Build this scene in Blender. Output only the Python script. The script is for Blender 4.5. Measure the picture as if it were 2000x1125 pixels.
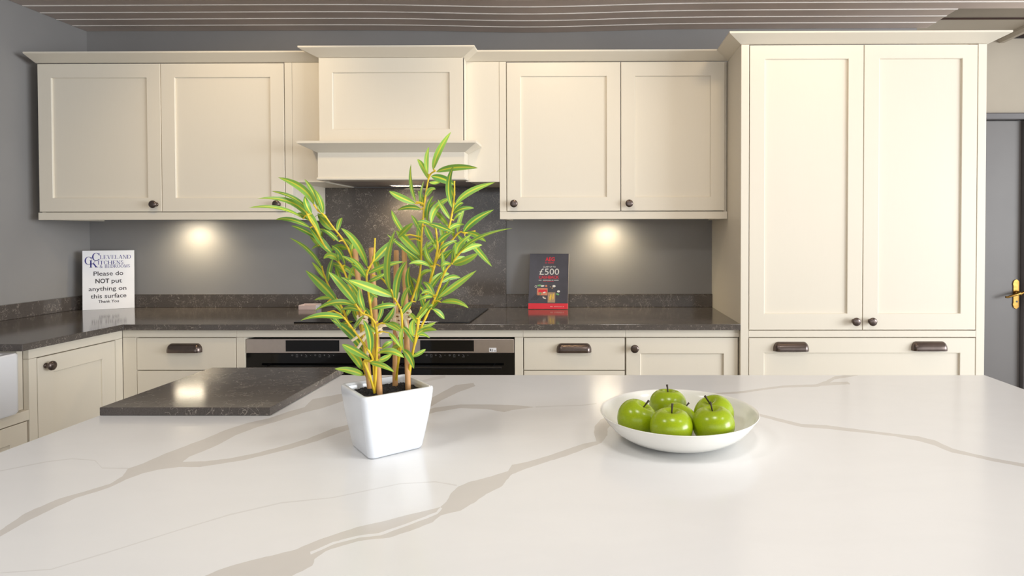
import bpy, bmesh, math, random
from mathutils import Vector, Matrix
from mathutils.geometry import delaunay_2d_cdt
from mathutils import noise as mnoise

scene = bpy.context.scene
for o in list(bpy.data.objects):
    bpy.data.objects.remove(o, do_unlink=True)
COL = scene.collection
random.seed(7)
PI = math.pi

# ------------------------------------------------------------------ camera
def setup_camera():
    cd = bpy.data.cameras.new('camera')
    cam = bpy.data.objects.new('camera', cd)
    COL.objects.link(cam)
    pitch, yaw, roll = -0.016185, 0.006946, -0.001525
    f = Vector((-math.sin(yaw) * math.cos(pitch), math.cos(yaw) * math.cos(pitch), math.sin(pitch)))
    r = Vector((math.cos(yaw), math.sin(yaw), 0))
    u = r.cross(f)
    c, s = math.cos(roll), math.sin(roll)
    r2, u2 = r * c + u * s, u * c - r * s
    m = Matrix((r2, u2, -f)).transposed().to_4x4()
    m.translation = Vector((0, -3.2401, 1.3106))
    cam.matrix_world = m
    cd.sensor_fit = 'HORIZONTAL'
    cd.sensor_width = 36
    cd.lens = 1165.0 * 36 / 2000
    cd.shift_x = (1000 - 1144.345) / 2000
    cd.shift_y = (474.185 - 562.5) / 2000
    cd.clip_start = 0.02
    scene.camera = cam
setup_camera()

# ------------------------------------------------------------------ world, lights, exposure
vs = scene.view_settings
vs.view_transform = 'Standard'
vs.look = 'None'
vs.gamma = 1.0
vs.use_curve_mapping = False
vs.exposure = 0.28

world = bpy.data.worlds.new('showroom_daylight')
scene.world = world
world.use_nodes = True
bg = world.node_tree.nodes['Background']
bg.inputs['Color'].default_value = (0.96, 0.98, 1.0, 1)
bg.inputs['Strength'].default_value = 1.34

def lamp(name, kind, loc, power, color, size=0.12, target=None, spot=None, blend=0.5):
    d = bpy.data.lights.new(name, kind)
    d.energy = power
    d.color = color
    if kind == 'AREA':
        d.shape = 'DISK'; d.size = size
    else:
        d.shadow_soft_size = size
    if kind == 'SPOT':
        d.spot_size = spot; d.spot_blend = blend
    o = bpy.data.objects.new(name, d)
    COL.objects.link(o)
    o.location = loc
    if target is not None:
        o.rotation_euler = (Vector(target) - Vector(loc)).to_track_quat('-Z', 'Y').to_euler()
    return o

WARM = (1.0, 0.77, 0.47)
# recessed ceiling downlights in front of the cabinet run
for x, y, p in ((1.30, -1.35, 3.5), (0.75, -1.20, 6), (-0.25, -1.25, 17), (-1.60, -1.25, 17)):
    lamp('ceiling_downlight', 'SPOT', (x, y, 2.385), p, WARM, 0.06, (x, -0.40, 1.65), 1.7, 0.8)
# neutral panel lamps in the ceiling over the island
for x, p in ((-0.9, 6.5), (0.25, 6), (1.4, 5)):
    lamp('ceiling_panel_lamp', 'AREA', (x, -2.75, 2.39), p, (1.0, 0.97, 0.93), 0.35, (x, -2.65, 0))
# showroom shop front: daylight from the right behind the camera
def window_light():
    d = bpy.data.lights.new('shop_window_daylight', 'AREA')
    d.shape = 'RECTANGLE'; d.size = 3.6; d.size_y = 2.0
    d.energy = 330; d.color = (0.93, 0.97, 1.0)
    o = bpy.data.objects.new('shop_window_daylight', d)
    COL.objects.link(o)
    o.location = (6.6, -4.2, 1.6)
    o.rotation_euler = (Vector((-1.6, -1.1, 1.05)) - Vector(o.location)).to_track_quat('-Z', 'Y').to_euler()
window_light()

# ------------------------------------------------------------------ helpers
def empty(name, loc=(0, 0, 0), rz=0.0):
    o = bpy.data.objects.new(name, None)
    COL.objects.link(o)
    o.location = loc
    o.rotation_euler = (0, 0, rz)
    o.empty_display_size = 0.05
    return o

def tag(o, label, cat, group=None):
    o['label'] = label
    o['category'] = cat
    if group:
        o['group'] = group
    return o

class MB:
    """collects primitives; build() links them as one mesh object"""
    def __init__(self):
        self.v = []; self.f = []; self.mi = []
    def add(self, verts, faces, mi=0):
        n = len(self.v)
        self.v += [tuple(p) for p in verts]
        self.f += [tuple(i + n for i in q) for q in faces]
        self.mi += [mi] * len(faces)
        return self
    def box(self, x0, x1, y0, y1, z0, z1, b=0.0, mi=0):
        if x0 > x1: x0, x1 = x1, x0
        if y0 > y1: y0, y1 = y1, y0
        if z0 > z1: z0, z1 = z1, z0
        if b <= 0:
            V = [(x, y, z) for z in (z0, z1) for y in (y0, y1) for x in (x0, x1)]
            F = [(0, 2, 3, 1), (4, 5, 7, 6), (0, 1, 5, 4), (2, 6, 7, 3), (0, 4, 6, 2), (1, 3, 7, 5)]
            return self.add(V, F, mi)
        bm = bmesh.new()
        bmesh.ops.create_cube(bm, size=1)
        for q in bm.verts:
            q.co = Vector(((x0 + x1) / 2 + q.co.x * (x1 - x0), (y0 + y1) / 2 + q.co.y * (y1 - y0), (z0 + z1) / 2 + q.co.z * (z1 - z0)))
        bmesh.ops.bevel(bm, geom=list(bm.edges), offset=b, segments=2, profile=0.5, affect='EDGES')
        bm.verts.index_update()
        self.add([q.co for q in bm.verts], [[q.index for q in fc.verts] for fc in bm.faces], mi)
        bm.free()
        return self
    def prism(self, poly, axis, a0, a1, mi=0):
        """polygon in the two other axes (cyclic order), extruded along axis"""
        def P(u, v, a):
            return {'x': (a, u, v), 'y': (u, a, v), 'z': (u, v, a)}[axis]
        n = len(poly)
        V = [P(u, v, a0) for u, v in poly] + [P(u, v, a1) for u, v in poly]
        F = [tuple(range(n))[::-1], tuple(range(n, 2 * n))] + [(i, (i + 1) % n, (i + 1) % n + n, i + n) for i in range(n)]
        return self.add(V, F, mi)
    def lathe(self, prof, origin, axis='z', n=24, mi=0, cap=True):
        o = Vector(origin)
        V = []
        for (r, h) in prof:
            for k in range(n):
                a = 2 * PI * k / n
                c, s = r * math.cos(a), r * math.sin(a)
                V.append(o + Vector({'z': (c, s, h), 'y': (c, -h, s), 'x': (h, c, s)}[axis]))
        F = []
        for i in range(len(prof) - 1):
            for k in range(n):
                a, b = i * n + k, i * n + (k + 1) % n
                F.append((a, b, b + n, a + n))
        if cap:
            F.append(tuple(range(n))[::-1])
            m = (len(prof) - 1) * n
            F.append(tuple(range(m, m + n)))
        return self.add(V, F, mi)
    def tube(self, pts, rad, n=8, mi=0):
        pts = [Vector(p) for p in pts]
        if not hasattr(rad, '__len__'):
            rad = [rad] * len(pts)
        V = []; ref = None
        for i, p in enumerate(pts):
            t = (pts[min(i + 1, len(pts) - 1)] - pts[max(i - 1, 0)]).normalized()
            if ref is None:
                ref = t.orthogonal().normalized()
            ref = (ref - t * ref.dot(t)).normalized()
            w = t.cross(ref)
            for k in range(n):
                a = 2 * PI * k / n
                V.append(p + (ref * math.cos(a) + w * math.sin(a)) * rad[i])
        F = []
        for i in range(len(pts) - 1):
            for k in range(n):
                a, b = i * n + k, i * n + (k + 1) % n
                F.append((a, b, b + n, a + n))
        F.append(tuple(range(n))[::-1])
        m = (len(pts) - 1) * n
        F.append(tuple(range(m, m + n)))
        return self.add(V, F, mi)
    def loops(self, L, mi=0, close=False):
        """bridge a list of equal-length vertex loops"""
        n = len(L[0]); V = [p for l in L for p in l]; F = []
        rng = range(len(L)) if close else range(len(L) - 1)
        for i in rng:
            j = (i + 1) % len(L)
            for k in range(n):
                F.append((i * n + k, i * n + (k + 1) % n, j * n + (k + 1) % n, j * n + k))
        return self.add(V, F, mi)
    def mesh(self, name, mats, smooth=False, angle=None):
        me = bpy.data.meshes.new(name)
        me.from_pydata(self.v, [], self.f)
        bm = bmesh.new(); bm.from_mesh(me)
        bmesh.ops.recalc_face_normals(bm, faces=bm.faces)
        bm.to_mesh(me); bm.free()
        for m in (mats if isinstance(mats, (list, tuple)) else [mats]):
            me.materials.append(m)
        if len(self.mi) == len(me.polygons):
            me.polygons.foreach_set('material_index', self.mi)
        if smooth:
            me.polygons.foreach_set('use_smooth', [True] * len(me.polygons))
            if angle:
                me.set_sharp_from_angle(angle=angle)
        return me
    def build(self, name, mats, parent=None, smooth=False, angle=None, loc=None, rot=None):
        return link(name, self.mesh(name, mats, smooth, angle), parent, loc, rot)

def link(name, me, parent=None, loc=None, rot=None):
    o = bpy.data.objects.new(name, me)
    COL.objects.link(o)
    if parent is not None:
        o.parent = parent
    if loc is not None:
        o.location = loc
    if rot is not None:
        o.rotation_euler = rot
    return o

def struct(o):
    o['kind'] = 'structure'
    return o

# ------------------------------------------------------------------ materials
class NT:
    def __init__(self, name):
        self.m = bpy.data.materials.new(name); self.m.use_nodes = True
        self.t = self.m.node_tree; self.b = self.t.nodes['Principled BSDF']
    def n(self, typ, **kw):
        q = self.t.nodes.new(typ)
        for k, v in kw.items():
            setattr(q, k, v)
        return q
    def l(self, a, b):
        self.t.links.new(a, b)
    def tex(self, scale=(1, 1, 1), kind='Object'):
        c = self.n('ShaderNodeTexCoord'); mp = self.n('ShaderNodeMapping')
        mp.inputs['Scale'].default_value = scale
        self.l(c.outputs[kind], mp.inputs['Vector'])
        return mp.outputs['Vector']
    def noise(self, vec, scale, detail=2, rough=0.5, dist=0.0):
        q = self.n('ShaderNodeTexNoise')
        q.inputs['Scale'].default_value = scale; q.inputs['Detail'].default_value = detail
        q.inputs['Roughness'].default_value = rough; q.inputs['Distortion'].default_value = dist
        self.l(vec, q.inputs['Vector'])
        return q.outputs['Fac']
    def ramp(self, fac, stops):
        q = self.n('ShaderNodeValToRGB')
        e = q.color_ramp.elements
        while len(e) < len(stops):
            e.new(0.5)
        for i, (p, c) in enumerate(stops):
            e[i].position = p; e[i].color = (*c, 1) if len(c) == 3 else c
        self.l(fac, q.inputs['Fac'])
        return q.outputs['Color']
    def math(self, op, a, b=None, c=None):
        q = self.n('ShaderNodeMath', operation=op)
        for i, x in enumerate((a, b, c)):
            if x is None: continue
            if isinstance(x, (int, float)): q.inputs[i].default_value = x
            else: self.l(x, q.inputs[i])
        return q.outputs[0]
    def mix(self, fac, a, b):
        q = self.n('ShaderNodeMix', data_type='RGBA')
        if isinstance(fac, (int, float)): q.inputs[0].default_value = fac
        else: self.l(fac, q.inputs[0])
        for i, x in ((6, a), (7, b)):
            if isinstance(x, tuple): q.inputs[i].default_value = (*x, 1)
            else: self.l(x, q.inputs[i])
        return q.outputs[2]
    def bump(self, h, strength=0.1, dist=0.002):
        q = self.n('ShaderNodeBump')
        q.inputs['Strength'].default_value = strength; q.inputs['Distance'].default_value = dist
        self.l(h, q.inputs['Height']); self.l(q.outputs['Normal'], self.b.inputs['Normal'])
    def set(self, color=None, rough=None, metal=None, spec=None, coat=None):
        if color is not None:
            if isinstance(color, tuple): self.b.inputs['Base Color'].default_value = (*color, 1)
            else: self.l(color, self.b.inputs['Base Color'])
        if rough is not None:
            if isinstance(rough, (int, float)): self.b.inputs['Roughness'].default_value = rough
            else: self.l(rough, self.b.inputs['Roughness'])
        if metal is not None: self.b.inputs['Metallic'].default_value = metal
        if spec is not None: self.b.inputs['Specular IOR Level'].default_value = spec
        if coat is not None: self.b.inputs['Coat Weight'].default_value = coat
        return self.m

def srgb(r, g, b):
    f = lambda c: (c / 255 / 12.92) if c <= 10 else ((c / 255 + 0.055) / 1.055) ** 2.4
    return (f(r), f(g), f(b))

def mottled(name, col, rough=0.5, amt=0.06, scale=6, spec=0.5, metal=0.0, bump=0.0, bscale=200):
    t = NT(name); v = t.tex()
    k = t.noise(v, scale, 3)
    a = tuple(x * (1 - amt) for x in col); b = tuple(min(1, x * (1 + amt)) for x in col)
    t.set(t.ramp(k, [(0.3, a), (0.7, b)]), rough, metal, spec)
    if bump:
        t.bump(t.noise(v, bscale, 2), bump, 0.001)
    return t.m

def mat_cream():
    t = NT('cream_painted_oak')
    g = t.noise(t.tex((26, 26, 1.3)), 9, 5, 0.62, 0.4)       # fine vertical grain
    big = t.noise(t.tex((1, 1, 0.5)), 2.2, 2)
    c = t.mix(big, srgb(232, 224, 208), srgb(234, 227, 213))
    c2 = t.mix(t.math('MULTIPLY', g, 0.16), c, srgb(221, 210, 190))
    t.set(c2, 0.42, 0, 0.4)
    t.bump(g, 0.10, 0.0012)
    return t.m

def mat_dark_quartz():
    t = NT('dark_veined_quartz'); v = t.tex()
    n1 = t.noise(v, 16, 2.5, 0.55, 2.4)
    n2 = t.noise(t.tex((1.3, 1.1, 1.2)), 31, 2, 0.5, 1.8)
    l1 = t.math('LESS_THAN', t.math('ABSOLUTE', t.math('SUBTRACT', n1, 0.5)), 0.0085)
    l2 = t.math('LESS_THAN', t.math('ABSOLUTE', t.math('SUBTRACT', n2, 0.52)), 0.012)
    m1 = t.math('GREATER_THAN', t.noise(v, 24, 1, 0.5), 0.53)
    m2 = t.math('GREATER_THAN', t.noise(t.tex((1, 1.2, 1)), 20, 1, 0.5), 0.55)
    ln = t.math('MAXIMUM', t.math('MULTIPLY', l1, m1), t.math('MULTIPLY', l2, m2))
    sp = t.noise(v, 420, 1, 0.5)
    base = t.ramp(sp, [(0.3, srgb(80, 74, 71)), (0.75, srgb(96, 90, 86))])
    soft = t.math('MULTIPLY', ln, 0.5)
    t.set(t.mix(soft, base, srgb(176, 166, 155)), 0.11, 0, 0.45)
    return t.m

def mat_marble(name, base, amt):
    t = NT(name); v = t.tex()
    n = t.noise(t.tex((1, 2.4, 1)), 5, 4, 0.6, 0.8)
    a = tuple(x * (1 - amt) for x in base)
    t.set(t.ramp(n, [(0.35, a), (0.65, base)]), 0.17, 0, 0.5)
    return t.m

def mat_leaf():
    t = NT('variegated_leaf')
    at = t.n('ShaderNodeAttribute'); at.attribute_name = 'across'      # 0 at the midrib, 1 at the rim
    info = t.n('ShaderNodeObjectInfo')
    g = t.mix(info.outputs['Random'], srgb(92, 142, 56), srgb(152, 192, 74))
    st = t.noise(t.tex((1, 1, 1)), 60, 2)
    g2 = t.mix(t.math('MULTIPLY', st, 0.35), g, srgb(92, 146, 84))
    yel = srgb(206, 204, 62)
    f = t.ramp(at.outputs['Fac'], [(0.0, (1, 1, 1)), (0.10, (1, 1, 1)), (0.30, (0, 0, 0)), (0.82, (0, 0, 0)), (1.0, (0.35, 0.35, 0.35))])
    e = f.node.color_ramp
    sep = t.n('ShaderNodeSeparateColor'); t.l(f, sep.inputs[0])
    t.set(t.mix(sep.outputs[0], g2, yel), 0.45, 0, 0.4)
    return t.m

M = {}
M['cream'] = mat_cream()
M['quartz'] = mat_dark_quartz()
M['marble'] = mat_marble('white_quartz', srgb(236, 236, 236), 0.02)
M['vein'] = mat_marble('taupe_vein', srgb(214, 210, 205), 0.03)
M['hair'] = mat_marble('faint_vein', srgb(224, 223, 222), 0.02)
M['wall'] = mottled('grey_wall_paint', srgb(146, 144, 143), 0.7, 0.04, 3, 0.3, bump=0.06, bscale=260)
M['wall2'] = mottled('beige_wall_paint', srgb(172, 162, 147), 0.8, 0.05, 3, 0.3, bump=0.08, bscale=200)
M['taupe'] = mottled('taupe_ceiling_paint', srgb(150, 140, 126), 0.7, 0.05, 3, 0.3)
M['plank'] = mottled('taupe_ceiling_plank', srgb(206, 190, 180), 0.4, 0.08, 4, 0.5)
M['strip'] = mottled('pale_joint_strip', srgb(250, 244, 238), 0.5, 0.03, 6)
M['dark_brown'] = mottled('dark_brown_recess', srgb(60, 34, 22), 0.6, 0.2, 9)  # dark brown for the ceiling joint bead and the panel filling the void
M['floor'] = mottled('grey_vinyl_floor', srgb(128, 120, 112), 0.45, 0.08, 4)
M['bronze'] = mottled('dark_bronze', srgb(108, 96, 91), 0.26, 0.12, 30, metal=0.85)
M['steel'] = mottled('brushed_steel', srgb(206, 195, 188), 0.34, 0.03, 40, metal=0.9)
M['glass'] = mottled('black_glass', srgb(10, 10, 11), 0.06, 0.1, 5)
M['hob'] = mottled('black_hob_glass', srgb(14, 14, 15), 0.08, 0.1, 5)
M['black'] = mottled('black_plastic', srgb(24, 23, 23), 0.4, 0.1, 20)
M['grey_print'] = mottled('grey_symbol_print', srgb(120, 120, 122), 0.5, 0.02, 10)
M['white'] = mottled('white_board', srgb(240, 240, 244), 0.4, 0.01, 10)
M['ceramic'] = mottled('white_glazed_ceramic', srgb(229, 233, 239), 0.1, 0.01, 8)
M['china'] = mottled('cream_white_china', srgb(244, 242, 236), 0.14, 0.01, 8)
M['sinkwhite'] = mottled('white_fireclay', srgb(240, 242, 248), 0.12, 0.01, 8)
M['navy'] = mottled('navy_print', srgb(34, 30, 128), 0.6, 0.02, 10)
M['ink'] = mottled('black_print', srgb(44, 38, 46), 0.6, 0.02, 10)
M['red'] = mottled('red_print', srgb(222, 44, 62), 0.5, 0.02, 10)
M['pale'] = mottled('pale_print', srgb(232, 230, 226), 0.5, 0.02, 10)
M['paper'] = mottled('cream_paper_edges', srgb(238, 226, 206), 0.7, 0.03, 300)
M['cover'] = mottled('dark_brochure_cover', srgb(62, 60, 72), 0.3, 0.16, 14)
M['green_print'] = mottled('green_print', srgb(110, 170, 110), 0.5, 0.1, 60)
M['orange_print'] = mottled('orange_print', srgb(214, 138, 108), 0.5, 0.15, 160)
M['yellow_print'] = mottled('yellow_print', srgb(226, 190, 84), 0.5, 0.15, 160)
M['tan_print'] = mottled('tan_print', srgb(176, 146, 116), 0.5, 0.15, 160)
M['doorgrey'] = mottled('grey_door_paint', srgb(100, 96, 94), 0.5, 0.05, 4, bump=0.04)
M['doorgrey2'] = mottled('grey_frame_paint', srgb(94, 90, 91), 0.5, 0.05, 4)
M['brass'] = mottled('aged_brass', srgb(140, 106, 52), 0.3, 0.2, 60, metal=0.9)
M['leaf'] = mat_leaf()
M['stem'] = mottled('yellow_green_stem', srgb(222, 190, 44), 0.5, 0.16, 40)
M['bamboo'] = mottled('bamboo_stake', srgb(196, 148, 96), 0.55, 0.16, 30)
M['raffia'] = mottled('pale_raffia', srgb(240, 222, 192), 0.7, 0.08, 60)
M['soil'] = mottled('black_soil', srgb(40, 38, 40), 0.8, 0.4, 150)
M['apple_stem'] = mottled('dark_apple_stem', srgb(58, 46, 30), 0.6, 0.3, 200)
M['pinkcard'] = mottled('pale_pink_card', srgb(206, 184, 178), 0.5, 0.04, 40)
M['plinth'] = M['cream']

def mat_emit(name, col, strength):
    t = NT(name)
    t.set((0.9, 0.9, 0.9), 0.4)
    t.b.inputs['Emission Color'].default_value = (*col, 1)
    t.b.inputs['Emission Strength'].default_value = strength
    return t.m
M['lens'] = mat_emit('lit_lamp_lens', (1.0, 0.88, 0.66), 32)

def mat_acrylic():
    t = NT('clear_acrylic')
    t.set((0.92, 0.93, 0.97), 0.05)
    t.b.inputs['Transmission Weight'].default_value = 0.75
    t.b.inputs['IOR'].default_value = 1.34
    return t.m
M['acrylic'] = mat_acrylic()

def mat_apple():
    t = NT('green_apple_skin')
    v = t.tex(); info = t.n('ShaderNodeObjectInfo')
    n = t.noise(v, 22, 3, 0.5, 0.5)
    s = t.noise(t.tex((1, 1, 0.15)), 90, 2)
    a = t.mix(n, srgb(108, 150, 14), srgb(170, 182, 16))
    b = t.mix(t.math('MULTIPLY', s, 0.25), a, srgb(196, 206, 40))
    t.set(b, 0.24, 0, 0.5)
    return t.m
M['apple'] = mat_apple()

# ================================================================== the setting
def wall_box(name, mat, *a):
    return struct(MB().box(*a).build(name, mat))

wall_box('floor', M['floor'], -2.83, 4.2, -7.0, 0.5, -0.06, 0.0)
wall_box('wall_back', M['wall'], -2.83, 1.76, 0.0, 0.1, 0.0, 2.6)
wall_box('wall_left', M['wall'], -2.833, -2.733, -7.0, 0.0, 0.0, 2.6)

def ceiling():
    """planked ceiling, sagging a little over the hood; planks run along the back wall"""
    root = struct(MB().box(-2.733, 1.81, -0.24, 0.0, 2.452, 2.50)
                  .box(-2.733, 4.2, -7.0, -0.24, 2.452, 2.50).build('ceiling', M['taupe']))
    sag = lambda x: -0.016 * math.exp(-((x + 0.30) / 0.52) ** 2)
    def strip(x0, x1, y0, y1, z0, z1, ch):
        n = 40; L = []
        for i in range(n + 1):
            x = x0 + (x1 - x0) * i / n; s = sag(x)
            L.append([(x, y0, z1 + s), (x, y0, z0 + ch + s), (x, y0 + ch, z0 + s), (x, y1 - ch, z0 + s), (x, y1, z0 + ch + s), (x, y1, z1 + s)])
        mb = MB().loops(L)
        k = len(mb.v)
        mb.f += [(0, 1, 2, 3, 4, 5), tuple(range(k - 6, k))]; mb.mi += [0, 0]
        return mb
    P = 0.0925
    for k in range(30):
        y1 = -0.002 - k * P; y0 = y1 - P + 0.009
        x1 = 1.81 if y0 > -0.30 else 3.4
        strip(-2.731, x1, y0, y1, 2.41, 2.43, 0.0015).build('plank', M['plank'], root)
        strip(-2.731, x1, y0 - 0.009, y0, 2.4075, 2.43, 0.0008).build('joint_strip', M['strip'], root)
    return root
ceiling()

def right_side():
    # raised ceiling pocket and the wall with the door beyond the tall cabinet
    struct(MB().box(1.812, 4.2, -0.238, 0.045, 2.482, 2.54).build('ceiling_pocket', M['taupe']))
    c = struct(MB().box(1.762, 2.46, 0.055, 0.5, 2.482, 2.54).build('ceiling_bay', M['wall2']))
    MB().box(1.762, 2.46, 0.045, 0.055, 2.474, 2.54).build('dark_bead', M['dark_brown'], c)  # dark brown strip along the joint of the two ceilings
    struct(MB().prism([(2.46, 2.47), (2.475, 2.455), (2.50, 2.455), (2.515, 2.47), (2.515, 2.54), (2.46, 2.54)], 'y', 0.0, 0.40).build('trim_1', M['wall2']))
    struct(MB().box(2.515, 4.2, 0.046, 0.50, 2.50, 2.54).build('ceiling_void_panel', M['dark_brown']))  # flat panel; the darkness of an open void is put into its colour
    w = MB().box(1.762, 4.2, 0.40, 0.50, 2.032, 2.482)
    w.box(2.695, 4.2, 0.40, 0.50, 0, 2.032).box(1.762, 1.80, 0.40, 0.50, 0, 2.032)
    struct(w.build('wall_door_side', M['wall2']))
    fr = MB()
    fr.box(1.80, 2.695, 0.378, 0.44, 1.992, 2.032, 0.006)
    fr.box(2.625, 2.695, 0.378, 0.44, 0, 1.991, 0.006).box(1.80, 1.85, 0.385, 0.44, 0, 1.991, 0.006)
    d = struct(MB().box(1.853, 2.622, 0.41, 0.45, 0.006, 1.988, 0.002).build('door_1', M['doorgrey']))
    fr.build('door_frame', M['doorgrey2'], d)
    # brass lever handle on an ornate backplate
    h = MB()
    zc = 0.935
    prof = [(-0.020, -0.062), (-0.015, -0.080), (-0.008, -0.086), (0, -0.090), (0.008, -0.086), (0.015, -0.080), (0.020, -0.062),
            (0.017, -0.05), (0.017, 0.05), (0.020, 0.062), (0.015, 0.080), (0.008, 0.086), (0, 0.090), (-0.008, 0.086), (-0.015, 0.080), (-0.020, 0.062), (-0.017, 0.05), (-0.017, -0.05)]
    h.prism([(2.595 + a, zc + b) for a, b in prof], 'y', 0.404, 0.410)
    hp = h.build('backplate', M['brass'], d)
    MB().lathe([(0.013, 0), (0.013, 0.012), (0.009, 0.016), (0.009, 0.04)], (2.595, 0.404, zc + 0.008), 'y', 14).tube(
        [(2.598, 0.368, zc + 0.008), (2.575, 0.362, zc + 0.006), (2.545, 0.362, zc - 0.004), (2.515, 0.364, zc - 0.014), (2.503, 0.366, zc - 0.013)],
        [0.008, 0.0085, 0.0075, 0.0065, 0.0055], 10).tube([(2.595, 0.366, zc + 0.008), (2.625, 0.364, zc + 0.020)], [0.008, 0.006], 10).build('lever', M['brass'], d, True, 0.7)
    MB().lathe([(0.006, 0), (0.006, 0.002)], (2.598, 0.405, zc - 0.045), 'y', 12).build('keyhole', M['black'], d)
right_side()

# ================================================================== joinery helpers
class Thing:
    """Empty at the thing's base; parts are given in world metres and stored relative to it"""
    def __init__(self, name, base, label, cat, group=None):
        self.o = tag(empty(name, base), label, cat, group)
        self.b = Vector(base)
    def part(self, name, mb, mat, parent=None, smooth=False, angle=None):
        mb.v = [tuple(Vector(p) - self.b) for p in mb.v]
        return mb.build(name, mat, parent or self.o, smooth, angle)
    def inst(self, name, me, loc, parent=None, rot=None):
        return link(name, me, parent or self.o, Vector(loc) - self.b, rot)

def rect_loop(x0, x1, z0, z1, y):
    return [(x0, y, z0), (x1, y, z0), (x1, y, z1), (x0, y, z1)]

def shaker(T, name, x0, x1, z0, z1, yf, st=0.067, th=0.021, parent=None, top=None, bot=None):
    """framed door facing -Y with a sunk panel"""
    top = top or st; bot = bot or st
    b, c, rec = 0.0012, 0.0022, 0.0085
    def inn(k, y):
        return rect_loop(x0 + st - k, x1 - st + k, z0 + bot - k, z1 - top + k, y)
    L = [rect_loop(x0, x1, z0, z1, yf + th), rect_loop(x0, x1, z0, z1, yf + b),
         rect_loop(x0 + b, x1 - b, z0 + b, z1 - b, yf), inn(c, yf), inn(0, yf + c), inn(0, yf + th)]
    d = T.part(name, MB().loops(L, close=True), M['cream'], parent)
    T.part('panel', MB().box(x0 + st - 0.004, x1 - st + 0.004, yf + rec, yf + th - 0.001, z0 + bot - 0.004, z1 - top + 0.004), M['cream'], d)
    return d

def slab_front(T, name, x0, x1, z0, z1, yf, th=0.021):
    return T.part(name, MB().box(x0, x1, yf, yf + th, z0, z1, 0.0015), M['cream'])

KNOB = MB().lathe([(0.0105, 0.0), (0.0105, 0.002), (0.0085, 0.0045), (0.006, 0.009), (0.006, 0.013), (0.0105, 0.0175), (0.0165, 0.0205), (0.0185, 0.0245),
                   (0.0178, 0.0285), (0.0145, 0.0312), (0.0095, 0.0322), (0.0095, 0.0318), (0.0045, 0.0326), (0.0005, 0.0328)], (0, 0, 0), 'y', 24).mesh('knob', M['bronze'], True, 0.9)

def cup_mesh():
    """cup pull: hooded shell with round ends, open below, on a thin flange"""
    half, R, H, D = 0.0775, 0.022, 0.034, 0.026
    secs = []; n = 12
    xs = []
    for i in range(9):
        a = PI / 2 * i / 8
        xs.append((-(half - R) - R * math.cos(a), math.sin(a)))
    for i in range(1, 6):
        xs.append((-(half - R) + 2 * (half - R) * i / 6, 1.0))
    for i in range(9):
        a = PI / 2 * (8 - i) / 8
        xs.append(((half - R) + R * math.cos(a), math.sin(a)))
    for x, s in xs:
        s = max(s, 0.03)
        L = []
        for j in range(n + 1):
            a = PI / 2 * 1.18 * j / n
            y = -D * math.sin(min(a, PI / 2)) * s if a <= PI / 2 else -D * s * (1 - 0.12 * (a - PI / 2))
            z = -H * 0.5 + H * math.cos(a) * (0.12 + 0.88 * s) if a <= PI / 2 else -H * 0.5 - (a - PI / 2) * 0.02
            L.append((x, y, z))
        secs.append(L)
    mb = MB()
    m = n + 1
    V = [p for L in secs for p in L]
    F = [(i * m + j, (i + 1) * m + j, (i + 1) * m + j + 1, i * m + j + 1) for i in range(len(secs) - 1) for j in range(n)]
    mb.add(V, F)
    # inner skin
    V2 = [(x * 0.97, y * 0.90, -0.018 + (z + 0.018) * 0.9) for x, y, z in V]
    mb.add(V2, [q[::-1] for q in F])
    return mb.mesh('cup_handle', M['bronze'], True, 0.8)
CUP = cup_mesh()

def crown(T, name, path, prof, parent=None):
    """mitred moulding: prof = (outward, z); outward is to the right of the path"""
    P = [Vector((x, y)) for x, y in path]
    L = []
    for i, p in enumerate(P):
        def nrm(a, b):
            d = (b - a).normalized(); return Vector((d.y, -d.x))
        if i == 0: m = nrm(P[0], P[1])
        elif i == len(P) - 1: m = nrm(P[-2], P[-1])
        else:
            n1, n2 = nrm(P[i - 1], p), nrm(p, P[i + 1])
            m = (n1 + n2) / (1 + n1.dot(n2))
        L.append([(p.x + m.x * o, p.y + m.y * o, z) for o, z in prof])
    mb = MB().loops(L)
    n = len(prof); k = len(mb.v)
    mb.f += [tuple(range(n)), tuple(range(k - n, k))]; mb.mi += [0, 0]
    return T.part(name, mb, M['cream'], parent)
CROWN = [(-0.006, 2.1325), (0.0, 2.1325), (0.004, 2.1335), (0.063, 2.159), (0.066, 2.161), (0.066, 2.168), (-0.006, 2.168)]

# ================================================================== wall cabinets
WF = -0.373
def wall_cabinet(label, x0, xm, x1, bx0, bx1, stile, crown_x, knobs, lamp_x):
    T = Thing('wall_cabinet', ((bx0 + bx1) / 2, -0.18, 1.378), label, 'cabinet', 'wall cabinets with shaker doors')
    T.part('body', MB().box(bx0 + 0.0165, bx1 - 0.0165, -0.346, -0.001, 1.402, 2.1335), M['cream'])
    T.part('side_panel', MB().box(bx0, bx0 + 0.016, -0.352, 0.0, 1.379, 2.134), M['cream'])
    T.part('side_panel', MB().box(bx1 - 0.016, bx1, -0.352, 0.0, 1.379, 2.134), M['cream'])
    T.part('pelmet', MB().box(bx0, bx1, WF, -0.353, 1.378, 1.4135, 0.001), M['cream'])
    if stile:
        T.part('stile', MB().box(stile[0], stile[1], WF, -0.350, 1.4145, 2.1315, 0.001), M['cream'])
    crown(T, 'cornice', [(crown_x[0], WF), (crown_x[1], WF)], CROWN)
    for (a, b), kx in zip(((x0, xm), (xm, x1)), knobs):
        d = shaker(T, 'door', a + 0.0017, b - 0.0017, 1.4178, 2.1285, WF)
        T.inst('knob', KNOB, (kx, WF, 1.452), d)
    return T
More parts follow.
